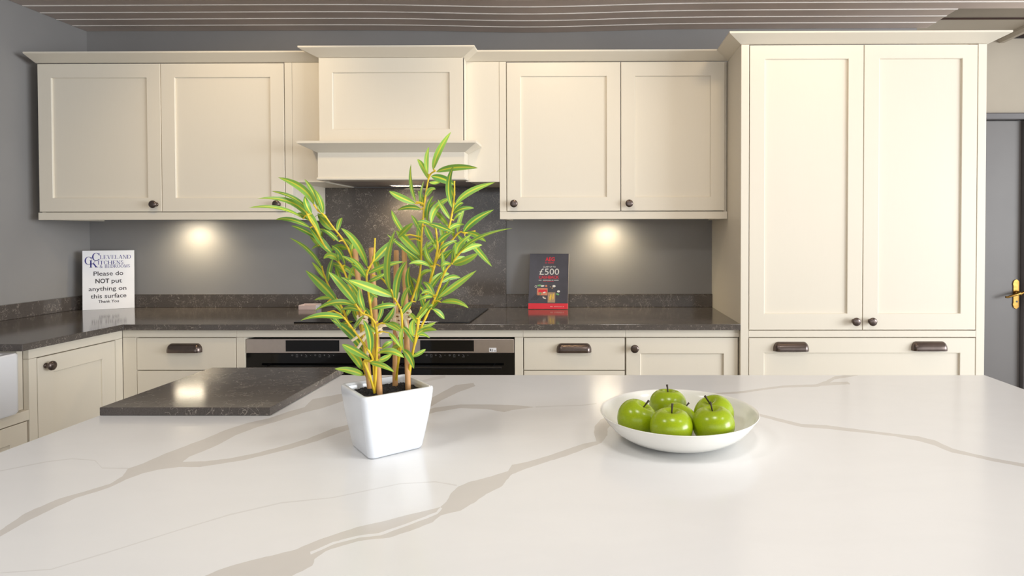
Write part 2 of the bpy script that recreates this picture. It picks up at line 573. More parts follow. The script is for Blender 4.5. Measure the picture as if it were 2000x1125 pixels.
wall_cabinet('cream double wall cabinet left of the cooker hood, next to the grey side wall', -2.6626, -2.0656, -1.4690, -2.667, -1.432,
             (-1.4665, -1.432), (-2.667, -1.2685), (-2.093, -1.500), -2.0)
wall_cabinet('cream double wall cabinet right of the cooker hood, beside the tall cupboard', -0.4000, 0.1480, 0.6460, -0.4335, 0.6585,
             (-0.4335, -0.4020), (-0.5915, 0.6605), (-0.363, 0.187), 0.1)

def cooker_hood():
    T = Thing('cooker_hood', (-0.93, -0.22, 1.557), 'cream mantel-style cooker hood with framed panel and ledge above the hob', 'cooker hood')
    T.part('filler_panel', MB().box(-1.431, -1.262, -0.371, -0.352, 1.5575, 2.1318, 0.001), M['cream'])
    T.part('filler_panel', MB().box(-0.598, -0.4345, -0.371, -0.352, 1.5575, 2.1318, 0.001), M['cream'])
    T.part('housing', MB().box(-1.262, -0.598, -0.424, -0.002, 1.575, 2.134), M['cream'])
    T.part('side_cheek', MB().box(-1.268, -1.2625, -0.446, -0.373, 1.69, 2.134), M['cream'])
    T.part('side_cheek', MB().box(-0.5975, -0.592, -0.446, -0.373, 1.69, 2.134), M['cream'])
    shaker(T, 'front_frame', -1.268, -0.592, 1.736, 2.1315, -0.447, 0.065, 0.021, None, 0.069, 0.064)
    crown(T, 'cornice', [(-1.268, -0.374), (-1.268, -0.447), (-0.592, -0.447), (-0.592, -0.374)], CROWN)
    T.part('lower_band', MB().box(-1.275, -0.586, -0.450, -0.373, 1.572, 1.694, 0.001), M['cream'])
    LED = [(-0.01, 1.690), (0.0, 1.690), (0.004, 1.691), (0.062, 1.722), (0.066, 1.724), (0.066, 1.7345), (-0.01, 1.7345)]
    crown(T, 'ledge', [(-1.275, -0.374), (-1.275, -0.450), (-0.586, -0.450), (-0.586, -0.374)], LED)
    T.part('bottom_bead', MB().box(-1.281, -0.580, -0.456, -0.375, 1.5605, 1.5735, 0.005), M['cream'])
    T.part('underside', MB().box(-1.262, -0.598, -0.440, -0.03, 1.562, 1.5745), M['steel'])
    T.part('base_board', MB().box(-1.431, -1.282, -0.350, -0.002, 1.5575, 1.575), M['cream'])
    T.part('base_board', MB().box(-0.579, -0.4345, -0.350, -0.002, 1.5575, 1.575), M['cream'])
    return T
cooker_hood()

def cabinet_lamp(x, y, z, label, power, ang=2.7):
    T = Thing('cabinet_lamp', (x, y, z), label, 'lamp', 'slim oblong lamps lighting the back wall')
    rim = MB()
    for x0, x1, y0, y1 in ((-0.082, 0.082, -0.029, -0.023), (-0.082, 0.082, 0.023, 0.029), (-0.082, -0.076, -0.023, 0.023), (0.076, 0.082, -0.023, 0.023)):
        rim.box(x + x0, x + x1, y + y0, y + y1, z - 0.010, z - 0.0002)
    T.part('rim', rim, M['steel'])
    T.part('lens', MB().box(x - 0.0755, x + 0.0755, y - 0.0225, y + 0.0225, z - 0.0075, z - 0.0005, 0.002), M['lens'])
    s = lamp('cabinet_lamp_light', 'SPOT', (0, 0.0, -0.008), power, (1.0, 0.82, 0.52), 0.04, None, ang, 1.0)
    s.parent = T.o
    return T
cabinet_lamp(-2.13, -0.095, 1.402, 'slim lit lamp under the left wall cabinet, shining down its wall', 9.5)
cabinet_lamp(0.09, -0.095, 1.402, 'slim lit lamp under the right wall cabinet, shining down its wall', 9.5)
cabinet_lamp(-0.96, -0.12, 1.5688, 'slim lit lamp under the cooker hood, shining on the splashback', 14.0)

# ================================================================== tall cupboard
def tall_cupboard():
    F = -0.62
    T = Thing('tall_cupboard', (1.1945, -0.3, 0.0), 'tall cream cupboard with two long doors above a wide drawer', 'cupboard')
    T.part('body', MB().box(0.661, 1.728, -0.597, 0.0, 0.0, 2.1335, 0.001), M['cream'])
    T.part('stile', MB().box(0.661, 0.6955, F, -0.5975, 0.10, 2.1315, 0.001), M['cream'])
    T.part('stile', MB().box(1.6915, 1.728, F, -0.5975, 0.10, 2.1315, 0.001), M['cream'])
    T.part('rail', MB().box(0.6965, 1.6905, F, -0.598, 0.8525, 0.8805, 0.001), M['cream'])
    T.part('rail', MB().box(0.6965, 1.6905, F, -0.598, 0.10, 0.135, 0.001), M['cream'])
    crown(T, 'cornice', [(0.661, WF), (0.661, F), (1.728, F), (1.728, -0.0)], CROWN)
    for a, b, kx in ((0.6985, 1.1937, 1.158), (1.1967, 1.6885, 1.229)):
        d = shaker(T, 'door', a, b, 0.8845, 2.1285, F, 0.067, 0.021, None, 0.060, 0.072)
        T.inst('knob', KNOB, (kx, F, 0.923), d)
    d = shaker(T, 'drawer_front', 0.6985, 1.6885, 0.138, 0.8485, F, 0.067)
    T.inst('cup_handle', CUP, (0.882, F, 0.815), d)
    T.inst('cup_handle', CUP, (1.486, F, 0.817), d)
tall_cupboard()

# ================================================================== base cabinets on the back wall
BF = -0.60
def base_unit(name, x0, x1, label, cat, group=None):
    T = Thing(name, ((x0 + x1) / 2, -0.3, 0.0), label, cat, group)
    return T
def carcass(T, x0, x1):
    T.part('body', MB().box(x0, x1, -0.577, -0.004, 0.10, 0.8825), M['cream'])
    T.part('plinth', MB().box(x0, x1, -0.55, -0.53, 0.0, 0.0995), M['cream'])

def drawer_unit(label, x0, x1, d0, d1, left_stile, right_stile, hx):
    T = base_unit('drawer_cabinet', x0, x1, label, 'cabinet', 'drawer cabinets under the dark worktop')
    carcass(T, x0, x1)
    T.part('rail', MB().box(x0, x1, BF, -0.578, 0.8495, 0.8825, 0.001), M['cream'])
    T.part('rail', MB().box(x0, x1, BF, -0.578, 0.10, 0.132, 0.001), M['cream'])
    for s in (left_stile, right_stile):
        if s: T.part('stile', MB().box(s[0], s[1], BF, -0.578, 0.133, 0.8485, 0.001), M['cream'])
    for z0, z1 in ((0.7025, 0.8455), (0.4200, 0.6985), (0.1355, 0.4165)):
        d = slab_front(T, 'drawer_front', d0 + 0.0018, d1 - 0.0018, z0, z1, BF)
        T.inst('cup_handle', CUP, (hx, BF, z1 - 0.040 if z1 > 0.8 else (z0 + z1) / 2), d)
drawer_unit('cream drawer cabinet left of the ovens, near the corner', -2.086, -1.5775, -2.025, -1.5785, (-2.086, -2.026), None, -1.807)
drawer_unit('cream drawer cabinet right of the ovens', -0.2975, 0.1565, -0.2965, 0.1545, None, None, -0.072)

def oven_housing():
    T = base_unit('oven_housing', -1.5765, -0.2985, 'cream frame around the two built-in ovens under the hob', 'cabinet')
    T.part('stile', MB().box(-1.5765, -1.5375, BF, -0.02, 0.10, 0.8485, 0.001), M['cream'])
    T.part('stile', MB().box(-0.3355, -0.2985, BF, -0.02, 0.10, 0.8485, 0.001), M['cream'])
    T.part('rail', MB().box(-1.5765, -0.2985, BF, -0.578, 0.8495, 0.8825, 0.001), M['cream'])
    T.part('shelf', MB().box(-1.537, -0.336, BF, -0.02, 0.215, 0.2375, 0.001), M['cream'])
    T.part('back_panel', MB().box(-1.537, -0.336, -0.02, -0.004, 0.10, 0.8825), M['black'])
    T.part('plinth', MB().box(-1.5765, -0.2985, -0.55, -0.53, 0.0, 0.0995), M['cream'])
oven_housing()

def oven(x0, x1, label, dx0, dx1, sticker=False):
    T = Thing('built_in_oven', ((x0 + x1) / 2, -0.3, 0.238), label, 'oven', 'pair of built-in ovens')
    T.part('cavity', MB().box(x0 + 0.004, x1 - 0.004, -0.575, -0.05, 0.238, 0.838), M['black'])
    f = T.part('control_panel', MB().box(x0, x1, -0.600, -0.576, 0.7785, 0.8405, 0.001), M['steel'])
    T.part('display', MB().box(dx0, dx1, -0.6012, -0.598, 0.7855, 0.8355, 0.0003), M['glass'], f)
    g = T.part('glass_door', MB().box(x0, x1, -0.598, -0.576, 0.2385, 0.7765, 0.001), M['glass'])
    T.part('handle', MB().tube([(x0 + 0.05, -0.635, 0.720), (x1 - 0.05, -0.635, 0.720)], 0.0055, 10)
           .tube([(x0 + 0.09, -0.599, 0.720), (x0 + 0.09, -0.634, 0.720)], 0.004, 8)
           .tube([(x1 - 0.09, -0.599, 0.720), (x1 - 0.09, -0.634, 0.720)], 0.004, 8), M['black'], g, True, 0.6)
    # row of small touch symbols printed on the glass under the panel
    s = MB(); w = (dx1 - dx0); y0, y1 = -0.5986, -0.5978
    for i in range(10):
        cx = dx0 + 0.028 + i * 0.0205; cz = 0.7685
        k = i % 5
        if k == 0: s.lathe([(0.0026, 0), (0.0038, 0)], (cx, y0, cz), 'y', 12, cap=False)
        elif k == 1: s.box(cx - 0.004, cx - 0.003, y0, y1, cz - 0.004, cz + 0.004).box(cx - 0.004, cx + 0.004, y0, y1, cz + 0.003, cz + 0.004).box(cx + 0.003, cx + 0.004, y0, y1, cz - 0.004, cz + 0.004).box(cx - 0.005, cx + 0.005, y0, y1, cz - 0.0085, cz - 0.0070)
        elif k == 2: s.box(cx - 0.0035, cx + 0.0035, y0, y1, cz - 0.0008, cz + 0.0008).box(cx - 0.0008, cx + 0.0008, y0, y1, cz - 0.0035, cz + 0.0035)
        elif k == 3: s.prism([(cx - 0.004, cz + 0.003), (cx - 0.003, cz + 0.004), (cx + 0.004, cz - 0.003), (cx + 0.003, cz - 0.004)], 'y', y0, y1).box(cx - 0.005, cx + 0.005, y0, y1, cz - 0.0085, cz - 0.0070)
        else: s.prism([(cx - 0.0035, cz + 0.002), (cx, cz - 0.0015), (cx + 0.0035, cz + 0.002), (cx, cz - 0.003)], 'y', y0, y1)
    T.part('symbols', s, M['grey_print'], g)
    if sticker:
        st = T.part('sticker', MB().box(-0.449, -0.417, -0.6008, -0.5995, 0.7825, 0.8015, 0.0003), M['white'], f)
        T.part('print', MB().box(-0.445, -0.441, -0.6012, -0.6007, 0.787, 0.797).box(-0.440, -0.431, -0.6012, -0.6007, 0.7865, 0.7885).box(-0.437, -0.434, -0.6012, -0.6007, 0.790, 0.796).box(-0.425, -0.421, -0.6012, -0.6007, 0.786, 0.790), M['ink'], st)
oven(-1.5335, -0.9362, 'left built-in oven, its steel panel partly behind the plant', -1.356, -1.117)
oven(-0.9348, -0.3385, 'right built-in oven with a small white sticker on its steel panel', -0.756, -0.517, True)

def door_unit():
    T = base_unit('base_cabinet', 0.1575, 0.6595, 'cream base cabinet with one knobbed door beside the tall cupboard', 'cabinet')
    carcass(T, 0.1575, 0.6600)
    T.part('rail', MB().box(0.1575, 0.6600, BF, -0.578, 0.8495, 0.8825, 0.001), M['cream'])
    T.part('rail', MB().box(0.1575, 0.6600, BF, -0.578, 0.10, 0.132, 0.001), M['cream'])
    d = shaker(T, 'door', 0.1595, 0.6545, 0.1355, 0.8455, BF, 0.064, 0.021, None, 0.071, 0.07)
    T.inst('knob', KNOB, (0.196, BF, 0.801), d)
door_unit()

# ================================================================== left run (fronts face +X)
LX = -2.087
class LThing(Thing):
    """like Thing, but parts are given facing -Y at y=0 (x along world +Y) and turned to face +X"""
    def __init__(self, name, ybase, label, cat, group=None, x=LX):
        self.o = tag(empty(name, (x, ybase, 0), PI / 2), label, cat, group)
        self.b = Vector((ybase, 0, 0))

def left_run():
    T = LThing('base_cabinet', -0.83, 'cream base cabinet with knobbed door on the side run, near the corner', 'cabinet')
    T.part('body', MB().box(-1.044, -0.004, 0.023, 0.62, 0.10, 0.8825), M['cream'])
    T.part('plinth', MB().box(-1.044, -0.56, 0.05, 0.07, 0.0, 0.0995), M['cream'])
    T.part('rail', MB().box(-1.045, -0.6005, 0.0, 0.022, 0.8455, 0.8825, 0.001), M['cream'])
    T.part('rail', MB().box(-1.045, -0.6005, 0.0, 0.022, 0.10, 0.132, 0.001), M['cream'])
    T.part('stile', MB().box(-1.045, -1.0125, 0.0, 0.022, 0.133, 0.8445, 0.001), M['cream'])
    T.part('stile', MB().box(-0.6395, -0.6005, 0.0, 0.022, 0.133, 0.8445, 0.001), M['cream'])
    d = shaker(T, 'door', -1.0095, -0.6420, 0.1355, 0.8415, 0.0, 0.068, 0.021)
    T.inst('knob', KNOB, (-0.976, 0.0, 0.806), d)
    S = LThing('sink_cabinet', -1.4, 'cream sink cabinet at the left edge, below the white sink', 'cabinet')
    S.part('body', MB().box(-1.92, -1.046, 0.023, 0.62, 0.10, 0.640), M['cream'])
    S.part('plinth', MB().box(-1.92, -1.046, 0.05, 0.07, 0.0, 0.0995), M['cream'])
    S.part('rail', MB().box(-1.92, -1.0465, -0.001, 0.075, 0.620, 0.6575, 0.002), M['cream'])
    S.part('rail', MB().box(-1.92, -1.0465, 0.0, 0.022, 0.10, 0.132, 0.001), M['cream'])
    S.part('cheek', MB().box(-1.068, -1.0465, 0.022, 0.60, 0.6585, 0.8825, 0.001), M['cream'])
    for a, b, kx in ((-1.487, -1.054, -1.45), (-1.92, -1.490, -1.53)):
        d = shaker(S, 'door', a, b, 0.1355, 0.6165, 0.0, 0.066, 0.021)
        S.inst('knob', KNOB, (kx, 0.0, 0.58), d)
    K = LThing('butler_sink', -1.45, 'white fireclay sink at the left edge under the dark worktop', 'sink')
    L = []
    def rl(x0, x1, y0, y1, z, r):
        o = []
        for cx, cy, a0 in ((x1 - r, y0 + r, -PI / 2), (x1 - r, y1 - r, 0), (x0 + r, y1 - r, PI / 2), (x0 + r, y0 + r, PI)):
            for i in range(6):
                a = a0 + PI / 2 * i / 5
                o.append((cx + r * math.cos(a), cy + r * math.sin(a), z))
        return o
    X0, X1, Y0, Y1 = -1.88, -1.104, -0.028, 0.46
    L = [rl(X0 + .02, X1 - .02, Y0 + .02, Y1 - .02, 0.6585, .02), rl(X0 + .004, X1 - .004, Y0 + .004, Y1 - .004, 0.664, .02), rl(X0, X1, Y0, Y1, 0.672, .02),
         rl(X0, X1, Y0, Y1, 0.877, .02), rl(X0 + .004, X1 - .004, Y0 + .004, Y1 - .004, 0.8825, .02), rl(X0 + .026, X1 - .026, Y0 + .026, Y1 - .026, 0.8825, .02),
         rl(X0 + .03, X1 - .03, Y0 + .03, Y1 - .03, 0.878, .02), rl(X0 + .035, X1 - .035, Y0 + .035, Y1 - .035, 0.69, .02)]
    mb = MB().loops(L); n = len(L[0])
    mb.f += [tuple(range(n))[::-1], tuple(range(7 * n, 8 * n))]; mb.mi += [0, 0]
    K.part('basin', mb, M['sinkwhite'], None, True, 0.6)
    K.part('waste', MB().lathe([(0.04, 0.0), (0.04, 0.004), (0.02, 0.003)], (-1.49, 0.22, 0.6905), 'z', 20), M['steel'], None, True, 0.6)
left_run()

# ================================================================== dark worktop, upstands, splashback, hob
def dark_stone():
    b = 0.0015
    def slab(mb, poly, z0, z1):
        bm = bmesh.new()
        vs_ = [bm.verts.new((x, y, z0)) for x, y in poly]
        fc = bm.faces.new(vs_)
        r = bmesh.ops.extrude_face_region(bm, geom=[fc])
        bmesh.ops.translate(bm, verts=[q for q in r['geom'] if isinstance(q, bmesh.types.BMVert)], vec=(0, 0, z1 - z0))
        bmesh.ops.bevel(bm, geom=[e for e in bm.edges], offset=b, segments=2, profile=0.5, affect='EDGES')
        bm.verts.index_update()
        mb.add([q.co for q in bm.verts], [[q.index for q in fc.verts] for fc in bm.faces]); bm.free()
        return mb
    poly = [(-2.732, -0.001), (-2.732, -1.95), (-2.58, -1.95), (-2.58, -1.094), (-2.063, -1.094), (-2.063, -0.625), (0.6605, -0.625), (0.6605, -0.001)]
    o = slab(MB(), poly, 0.884, 0.910).build('dark_worktop', M['quartz'])
    tag(o, 'dark grey veined quartz worktop running along back wall and left side', 'worktop')
    for lab, a in (('low dark quartz upstand on back wall, left of the splashback', (-2.711, -1.4705, -0.02, -0.0005)),
                   ('low dark quartz upstand on back wall, right of the splashback', (-0.4535, 0.6600, -0.02, -0.0005)),
                   ('low dark quartz upstand along the left side wall', (-2.7325, -2.7125, -1.95, -0.001))):
        u = MB().box(*a, 0.9105, 0.981, 0.0012).build('upstand', M['quartz'])
        tag(u, lab, 'upstand', 'dark quartz upstands')
    s = MB().box(-1.4695, -0.4545, -0.02, -0.0005, 0.9105, 1.5570, 0.001).build('splashback', M['quartz'])
    tag(s, 'tall dark veined quartz splashback panel between hood and hob', 'splashback')
    H = Thing('induction_hob', (-0.93, -0.34, 0.9105), 'flat black glass hob set on dark worktop below the hood', 'hob')
    H.part('glass_top', MB().box(-1.325, -0.537, -0.590, -0.095, 0.9105, 0.9155, 0.0012), M['hob'])
    z = MB()
    for cx, cy, r in ((-1.13, -0.45, 0.085), (-1.13, -0.23, 0.105), (-0.73, -0.45, 0.105), (-0.73, -0.23, 0.085)):
        z.lathe([(r - 0.0015, 0.9158), (r, 0.9158)], (cx, cy, 0), 'z', 40, cap=False)
    H.part('zone_marks', z, M['grey_print'])
dark_stone()

# measured outlines and stem lines (metres on the island top; millimetres from the pot)
VEINS = {
 'A': [[-0.7907,-2.4927],[-0.7982,-2.4457],[-0.8111,-2.3956],[-0.8044,-2.3493],[-0.7835,-2.3186],[-0.7699,-2.2957],[-0.773,-2.2655],[-0.7895,-2.2334],[-0.7802,-2.2107],[-0.7755,-2.1673],[-0.7648,-2.1282],[-0.7533,-2.0862],[-0.7447,-2.0347],[-0.7275,-1.992],[-0.6975,-1.9572],[-0.6811,-1.9127],[-0.6597,-1.8733],[-0.6717,-1.8096],[-0.6507,-1.7871],[-0.6265,-1.7638],[-0.5891,-1.7348],[-0.5742,-1.7731],[-0.5943,-1.8314],[-0.6146,-1.8813],[-0.6429,-1.9203],[-0.666,-1.9747],[-0.6909,-2.0185],[-0.7054,-2.0654],[-0.7056,-2.1144],[-0.7124,-2.1492],[-0.7204,-2.1795],[-0.716,-2.2035],[-0.6788,-2.201],[-0.6422,-2.1866],[-0.6104,-2.1617],[-0.5811,-2.1277],[-0.5528,-2.0857],[-0.5291,-2.0246],[-0.5,-1.9916],[-0.472,-1.9495],[-0.463,-1.9743],[-0.4814,-2.0115],[-0.5001,-2.0435],[-0.5275,-2.0971],[-0.5565,-2.1383],[-0.5875,-2.1692],[-0.6138,-2.1961],[-0.6444,-2.2126],[-0.6712,-2.2263],[-0.7065,-2.2264],[-0.7337,-2.2376],[-0.7485,-2.2528],[-0.7576,-2.2798],[-0.759,-2.3092],[-0.7669,-2.3241],[-0.7802,-2.3457],[-0.7843,-2.3844],[-0.7852,-2.4228],[-0.782,-2.462],[-0.7707,-2.5119]],
 'A2': [[-0.4109,-1.8928],[-0.3955,-1.8439],[-0.3812,-1.7728],[-0.3554,-1.6733],[-0.3123,-1.6517],[-0.302,-1.6838],[-0.333,-1.7442],[-0.3572,-1.818],[-0.3696,-1.8728],[-0.3902,-1.9235]],
 'C': [[-0.3902,-1.9235],[-0.3567,-1.8768],[-0.3031,-1.8521],[-0.2431,-1.852],[-0.1826,-1.8561],[-0.1261,-1.8724],[-0.1773,-1.8963],[-0.1925,-1.9118],[-0.2368,-1.8886],[-0.2969,-1.8807],[-0.3475,-1.9121],[-0.377,-1.9493]],
 'D': [[-0.4727,-2.6045],[-0.4515,-2.5514],[-0.4404,-2.5353],[-0.4211,-2.5208],[-0.3972,-2.5068],[-0.373,-2.491],[-0.3589,-2.4721],[-0.3424,-2.4562],[-0.3199,-2.4354],[-0.2935,-2.4209],[-0.2699,-2.4059],[-0.2453,-2.3903],[-0.2199,-2.3742],[-0.2149,-2.3575],[-0.2149,-2.3313],[-0.2092,-2.3035],[-0.1962,-2.2879],[-0.1631,-2.2636],[-0.139,-2.2423],[-0.1355,-2.2156],[-0.1104,-2.2017],[-0.0808,-2.1777],[-0.05,-2.1474],[-0.0175,-2.1153],[0.0118,-2.0985],[0.0072,-2.0485],[0.0096,-2.0071],[0.021,-1.9663],[0.0417,-1.9376],[0.0514,-1.9732],[0.0357,-2.0233],[0.0335,-2.0636],[0.0215,-2.1069],[-0.0076,-2.1368],[-0.0442,-2.1751],[-0.0788,-2.204],[-0.1114,-2.2335],[-0.1304,-2.2551],[-0.1346,-2.2737],[-0.1403,-2.3033],[-0.1598,-2.3311],[-0.1737,-2.3608],[-0.1874,-2.3854],[-0.2131,-2.4011],[-0.2189,-2.4206],[-0.2435,-2.4449],[-0.2652,-2.4626],[-0.2965,-2.4692],[-0.318,-2.4821],[-0.3345,-2.497],[-0.3392,-2.5147],[-0.3355,-2.5294],[-0.3461,-2.5457],[-0.3495,-2.5509],[-0.3618,-2.604]],
 'Ds': [[-0.3526,-2.4983],[-0.3345,-2.4746],[-0.3078,-2.4574],[-0.283,-2.4506],[-0.2562,-2.4266],[-0.2341,-2.4043],[-0.2217,-2.3903],[-0.2195,-2.3758],[-0.2157,-2.3791],[-0.2187,-2.3965],[-0.231,-2.4103],[-0.253,-2.4323],[-0.2793,-2.4573],[-0.3044,-2.4627],[-0.3309,-2.4796],[-0.3486,-2.5042]],
 'E': [[0.3348,-1.8856],[0.3762,-1.924],[0.406,-1.9549],[0.4423,-1.9929],[0.4925,-2.0011],[0.5274,-2.019],[0.5664,-2.0363],[0.6086,-2.0547],[0.6461,-2.0695],[0.6637,-2.0912],[0.6717,-2.135],[0.6931,-2.1606],[0.7152,-2.1827],[0.7517,-2.2073],[0.7943,-2.2426],[0.7826,-2.2574],[0.7402,-2.2231],[0.7056,-2.197],[0.6836,-2.1755],[0.6592,-2.1556],[0.6477,-2.119],[0.6318,-2.0955],[0.6009,-2.0696],[0.5591,-2.0517],[0.5192,-2.038],[0.4835,-2.0239],[0.4353,-2.0127],[0.3994,-1.976],[0.371,-1.9424],[0.3319,-1.8973]],
 'F': [[0.25,-1.7673],[0.3168,-1.7507],[0.3852,-1.7336],[0.4456,-1.7036],[0.5067,-1.6777],[0.5988,-1.6644],[0.6422,-1.6232],[0.6819,-1.5769],[0.7582,-1.5496],[0.75,-1.5679],[0.6676,-1.6118],[0.6248,-1.667],[0.5889,-1.6907],[0.5,-1.6985],[0.4398,-1.7237],[0.3802,-1.753],[0.3138,-1.7649],[0.2484,-1.7766]],
 'F2': [[0.6056,-1.6644],[0.6561,-1.6399],[0.6916,-1.6371],[0.6901,-1.6562],[0.6855,-1.667],[0.6799,-1.6643],[0.6429,-1.6723],[0.5995,-1.6803]],
}
HAIRLINES = {
 'H1': [[-0.7192,-2.5494],[-0.6992,-2.5451],[-0.6453,-2.5373],[-0.6122,-2.5026],[-0.5573,-2.442],[-0.5148,-2.3972],[-0.4608,-2.3597],[-0.3915,-2.3426],[-0.3063,-2.2922],[-0.2508,-2.2842],[-0.2132,-2.2968],[-0.2119,-2.3026],[-0.2498,-2.2881],[-0.305,-2.2961],[-0.39,-2.3461],[-0.4586,-2.3639],[-0.5124,-2.4011],[-0.5554,-2.4447],[-0.6097,-2.5056],[-0.6433,-2.5394],[-0.6971,-2.5472],[-0.717,-2.5515]],
 'H2': [[-1.0089,-2.2515],[-1.0002,-2.2428],[-0.9592,-2.2019],[-0.9259,-2.188],[-0.8786,-2.1951],[-0.837,-2.2291],[-0.7917,-2.2306],[-0.7874,-2.2361],[-0.8334,-2.2335],[-0.8757,-2.1987],[-0.9228,-2.1916],[-0.9549,-2.2066],[-0.9959,-2.2471],[-1.0046,-2.2557]],
 'H3': [[-0.1267,-1.8663],[-0.0749,-1.86],[-0.0213,-1.8558],[0.0146,-1.839],[0.0146,-1.8474],[-0.0212,-1.864],[-0.0744,-1.8682],[-0.1256,-1.8784]],
 'H4': [[-0.4094,-1.5624],[-0.4386,-1.5894],[-0.4673,-1.6381],[-0.4594,-1.6654],[-0.4294,-1.624],[-0.4022,-1.5923]],
}
STEMS = {
 'a': [[-36,10,113],[-42,10,164],[-51,15,222],[-58,20,280],[-71,30,333],[-81,30,367],[-92,20,393],[-104,10,413],[-114,0,433],[-126,0,443],[-130,-10,454]],
 'b': [[-36,10,113],[-49,20,172],[-64,30,239],[-80,30,298],[-95,30,336],[-108,30,352],[-118,20,366],[-125,10,387],[-131,0,408],[-137,-10,425],[-144,-10,440]],
 'c': [[-36,10,113],[-65,30,170],[-96,40,248],[-124,50,286],[-138,50,317],[-143,50,337]],
 'd': [[-12,-30,109],[-12,-35,183],[-11,-40,230],[-14,-45,277],[-19,-45,311],[-19,-45,327],[-14,-45,340],[-7,-45,353],[-5,-45,369],[-4,-45,392]],
 'e': [[-12,-30,109],[-4,-40,184],[-1,-50,232],[-9,-55,251],[-22,-60,259],[-27,-65,268],[-30,-70,277]],
 'f': [[-12,-30,109],[-17,-40,142],[-25,-45,170],[-13,-50,171],[-10,-45,174],[-10,-60,190],[-20,-60,204],[-37,-60,228],[-44,-60,237],[-54,-60,250],[-64,-55,257]],
 'g': [[7,30,115],[23,0,166],[35,-20,208],[40,-35,253],[36,-40,270],[32,-50,284],[26,-50,298],[13,-45,314],[2,-40,321],[-11,-40,325]],
 'h': [[7,30,115],[12,30,170],[30,20,235],[44,20,279],[57,15,314],[63,10,348],[67,0,387],[70,0,425],[74,0,464],[82,0,506],[96,-10,516]],
 'i': [[34,20,106],[41,20,162],[53,20,221],[65,20,270],[80,15,314],[93,10,353],[103,10,382],[118,0,411],[124,0,435],[127,0,454],[129,0,473],[129,0,498]],
 'j': [[34,20,106],[49,0,176],[64,-10,216],[77,-10,245],[91,-10,273],[104,-15,302],[116,-20,331],[130,-20,348],[141,-20,362],[157,-25,378],[166,-30,387]],
 'k': [[34,20,106],[43,0,147],[52,-10,178],[61,-20,208],[65,-20,237],[71,-20,265]],
 'l': [[93,10,353],[100,30,367],[114,40,386],[124,40,398],[132,40,403],[140,40,401],[158,50,405]],
 'm': [[80,15,314],[90,0,339],[98,-10,363],[101,-15,378],[100,-20,401],[98,-20,415]],
}
TWIGS = {
 'a': [[[-101,13,408],[-105,13,407]],[[-90,22,387],[-95,16,385]],[[-77,30,353],[-74,36,352]],[[-72,30,335],[-69,36,335]],[[-95,18,398],[-108,24,387]]],
 'b': [[[-49,20,171],[-51,20,174]],[[-144,-10,440],[-140,-10,443]],[[-142,-10,435],[-153,-4,428]],[[-133,-3,414],[-140,-3,411]],[[-142,-10,435],[-137,-4,437]],[[-124,12,382],[-135,18,377]],[[-102,30,344],[-101,30,348]],[[-95,30,335],[-89,30,340]],[[-81,30,301],[-96,36,296]],[[-70,30,259],[-74,30,259]]],
 'c': [[[-51,20,142],[-54,20,140]],[[-45,16,131],[-50,16,130]],[[-115,47,274],[-134,53,266]],[[-88,37,226],[-112,49,216]]],
 'd': [[[-15,-45,337],[-18,-45,340]]],
 'e': [[[-5,-38,171],[-1,-38,171]],[[-3,-42,193],[4,-36,192]],[[-2,-50,233],[19,-62,241]],[[-2,-50,233],[11,-50,241]],[[-4,-52,239],[0,-46,242]],[[-20,-59,258],[-18,-59,263]],[[-2,-48,221],[21,-48,222]],[[-20,-59,258],[-19,-53,263]]],
 'f': [[[-64,-55,257],[-91,-43,259]]],
 'g': [[[37,-39,266],[42,-39,267]],[[35,-42,273],[35,-54,272]],[[28,-9,185],[33,-9,184]]],
 'h': [[[96,-10,516],[92,-10,518]],[[84,-2,507],[80,-2,511]],[[73,0,454],[57,0,459]],[[73,0,454],[56,0,456]],[[73,0,454],[64,6,452]],[[69,0,420],[78,0,422]],[[72,0,447],[66,0,445]],[[69,0,413],[76,-6,414]],[[64,8,358],[63,8,361]],[[66,0,386],[44,0,389]],[[67,0,393],[25,-6,393]],[[15,29,179],[0,29,179]],[[45,20,283],[44,20,280]],[[40,20,269],[48,26,269]],[[43,20,276],[36,26,274]],[[64,8,358],[67,8,361]]],
 'i': [[[126,0,444],[125,0,447]],[[128,0,458],[131,0,454]],[[121,0,425],[126,6,425]],[[89,11,342],[99,11,338]],[[53,20,222],[55,20,219]],[[76,16,302],[82,22,297]],[[72,18,289],[74,18,285]],[[115,2,405],[119,8,401]]],
 'j': [[[127,-20,345],[130,-20,343]],[[96,-12,285],[104,-18,282]],[[92,-10,275],[96,-10,273]],[[92,-10,275],[107,-16,273]],[[85,-10,261],[90,-10,259]],[[96,-12,285],[91,-12,285]],[[94,-11,280],[91,-11,283]],[[81,-10,252],[74,-4,253]]],
 'k': [[[66,-20,242],[63,-26,245]],[[61,-20,212],[57,-20,212]]],
 'l': [[[140,40,401],[139,40,396]]],
 'm': [[[98,-20,415],[89,-14,418]],[[98,-20,415],[90,-32,418]],[[89,1,337],[86,-11,339]]],
}
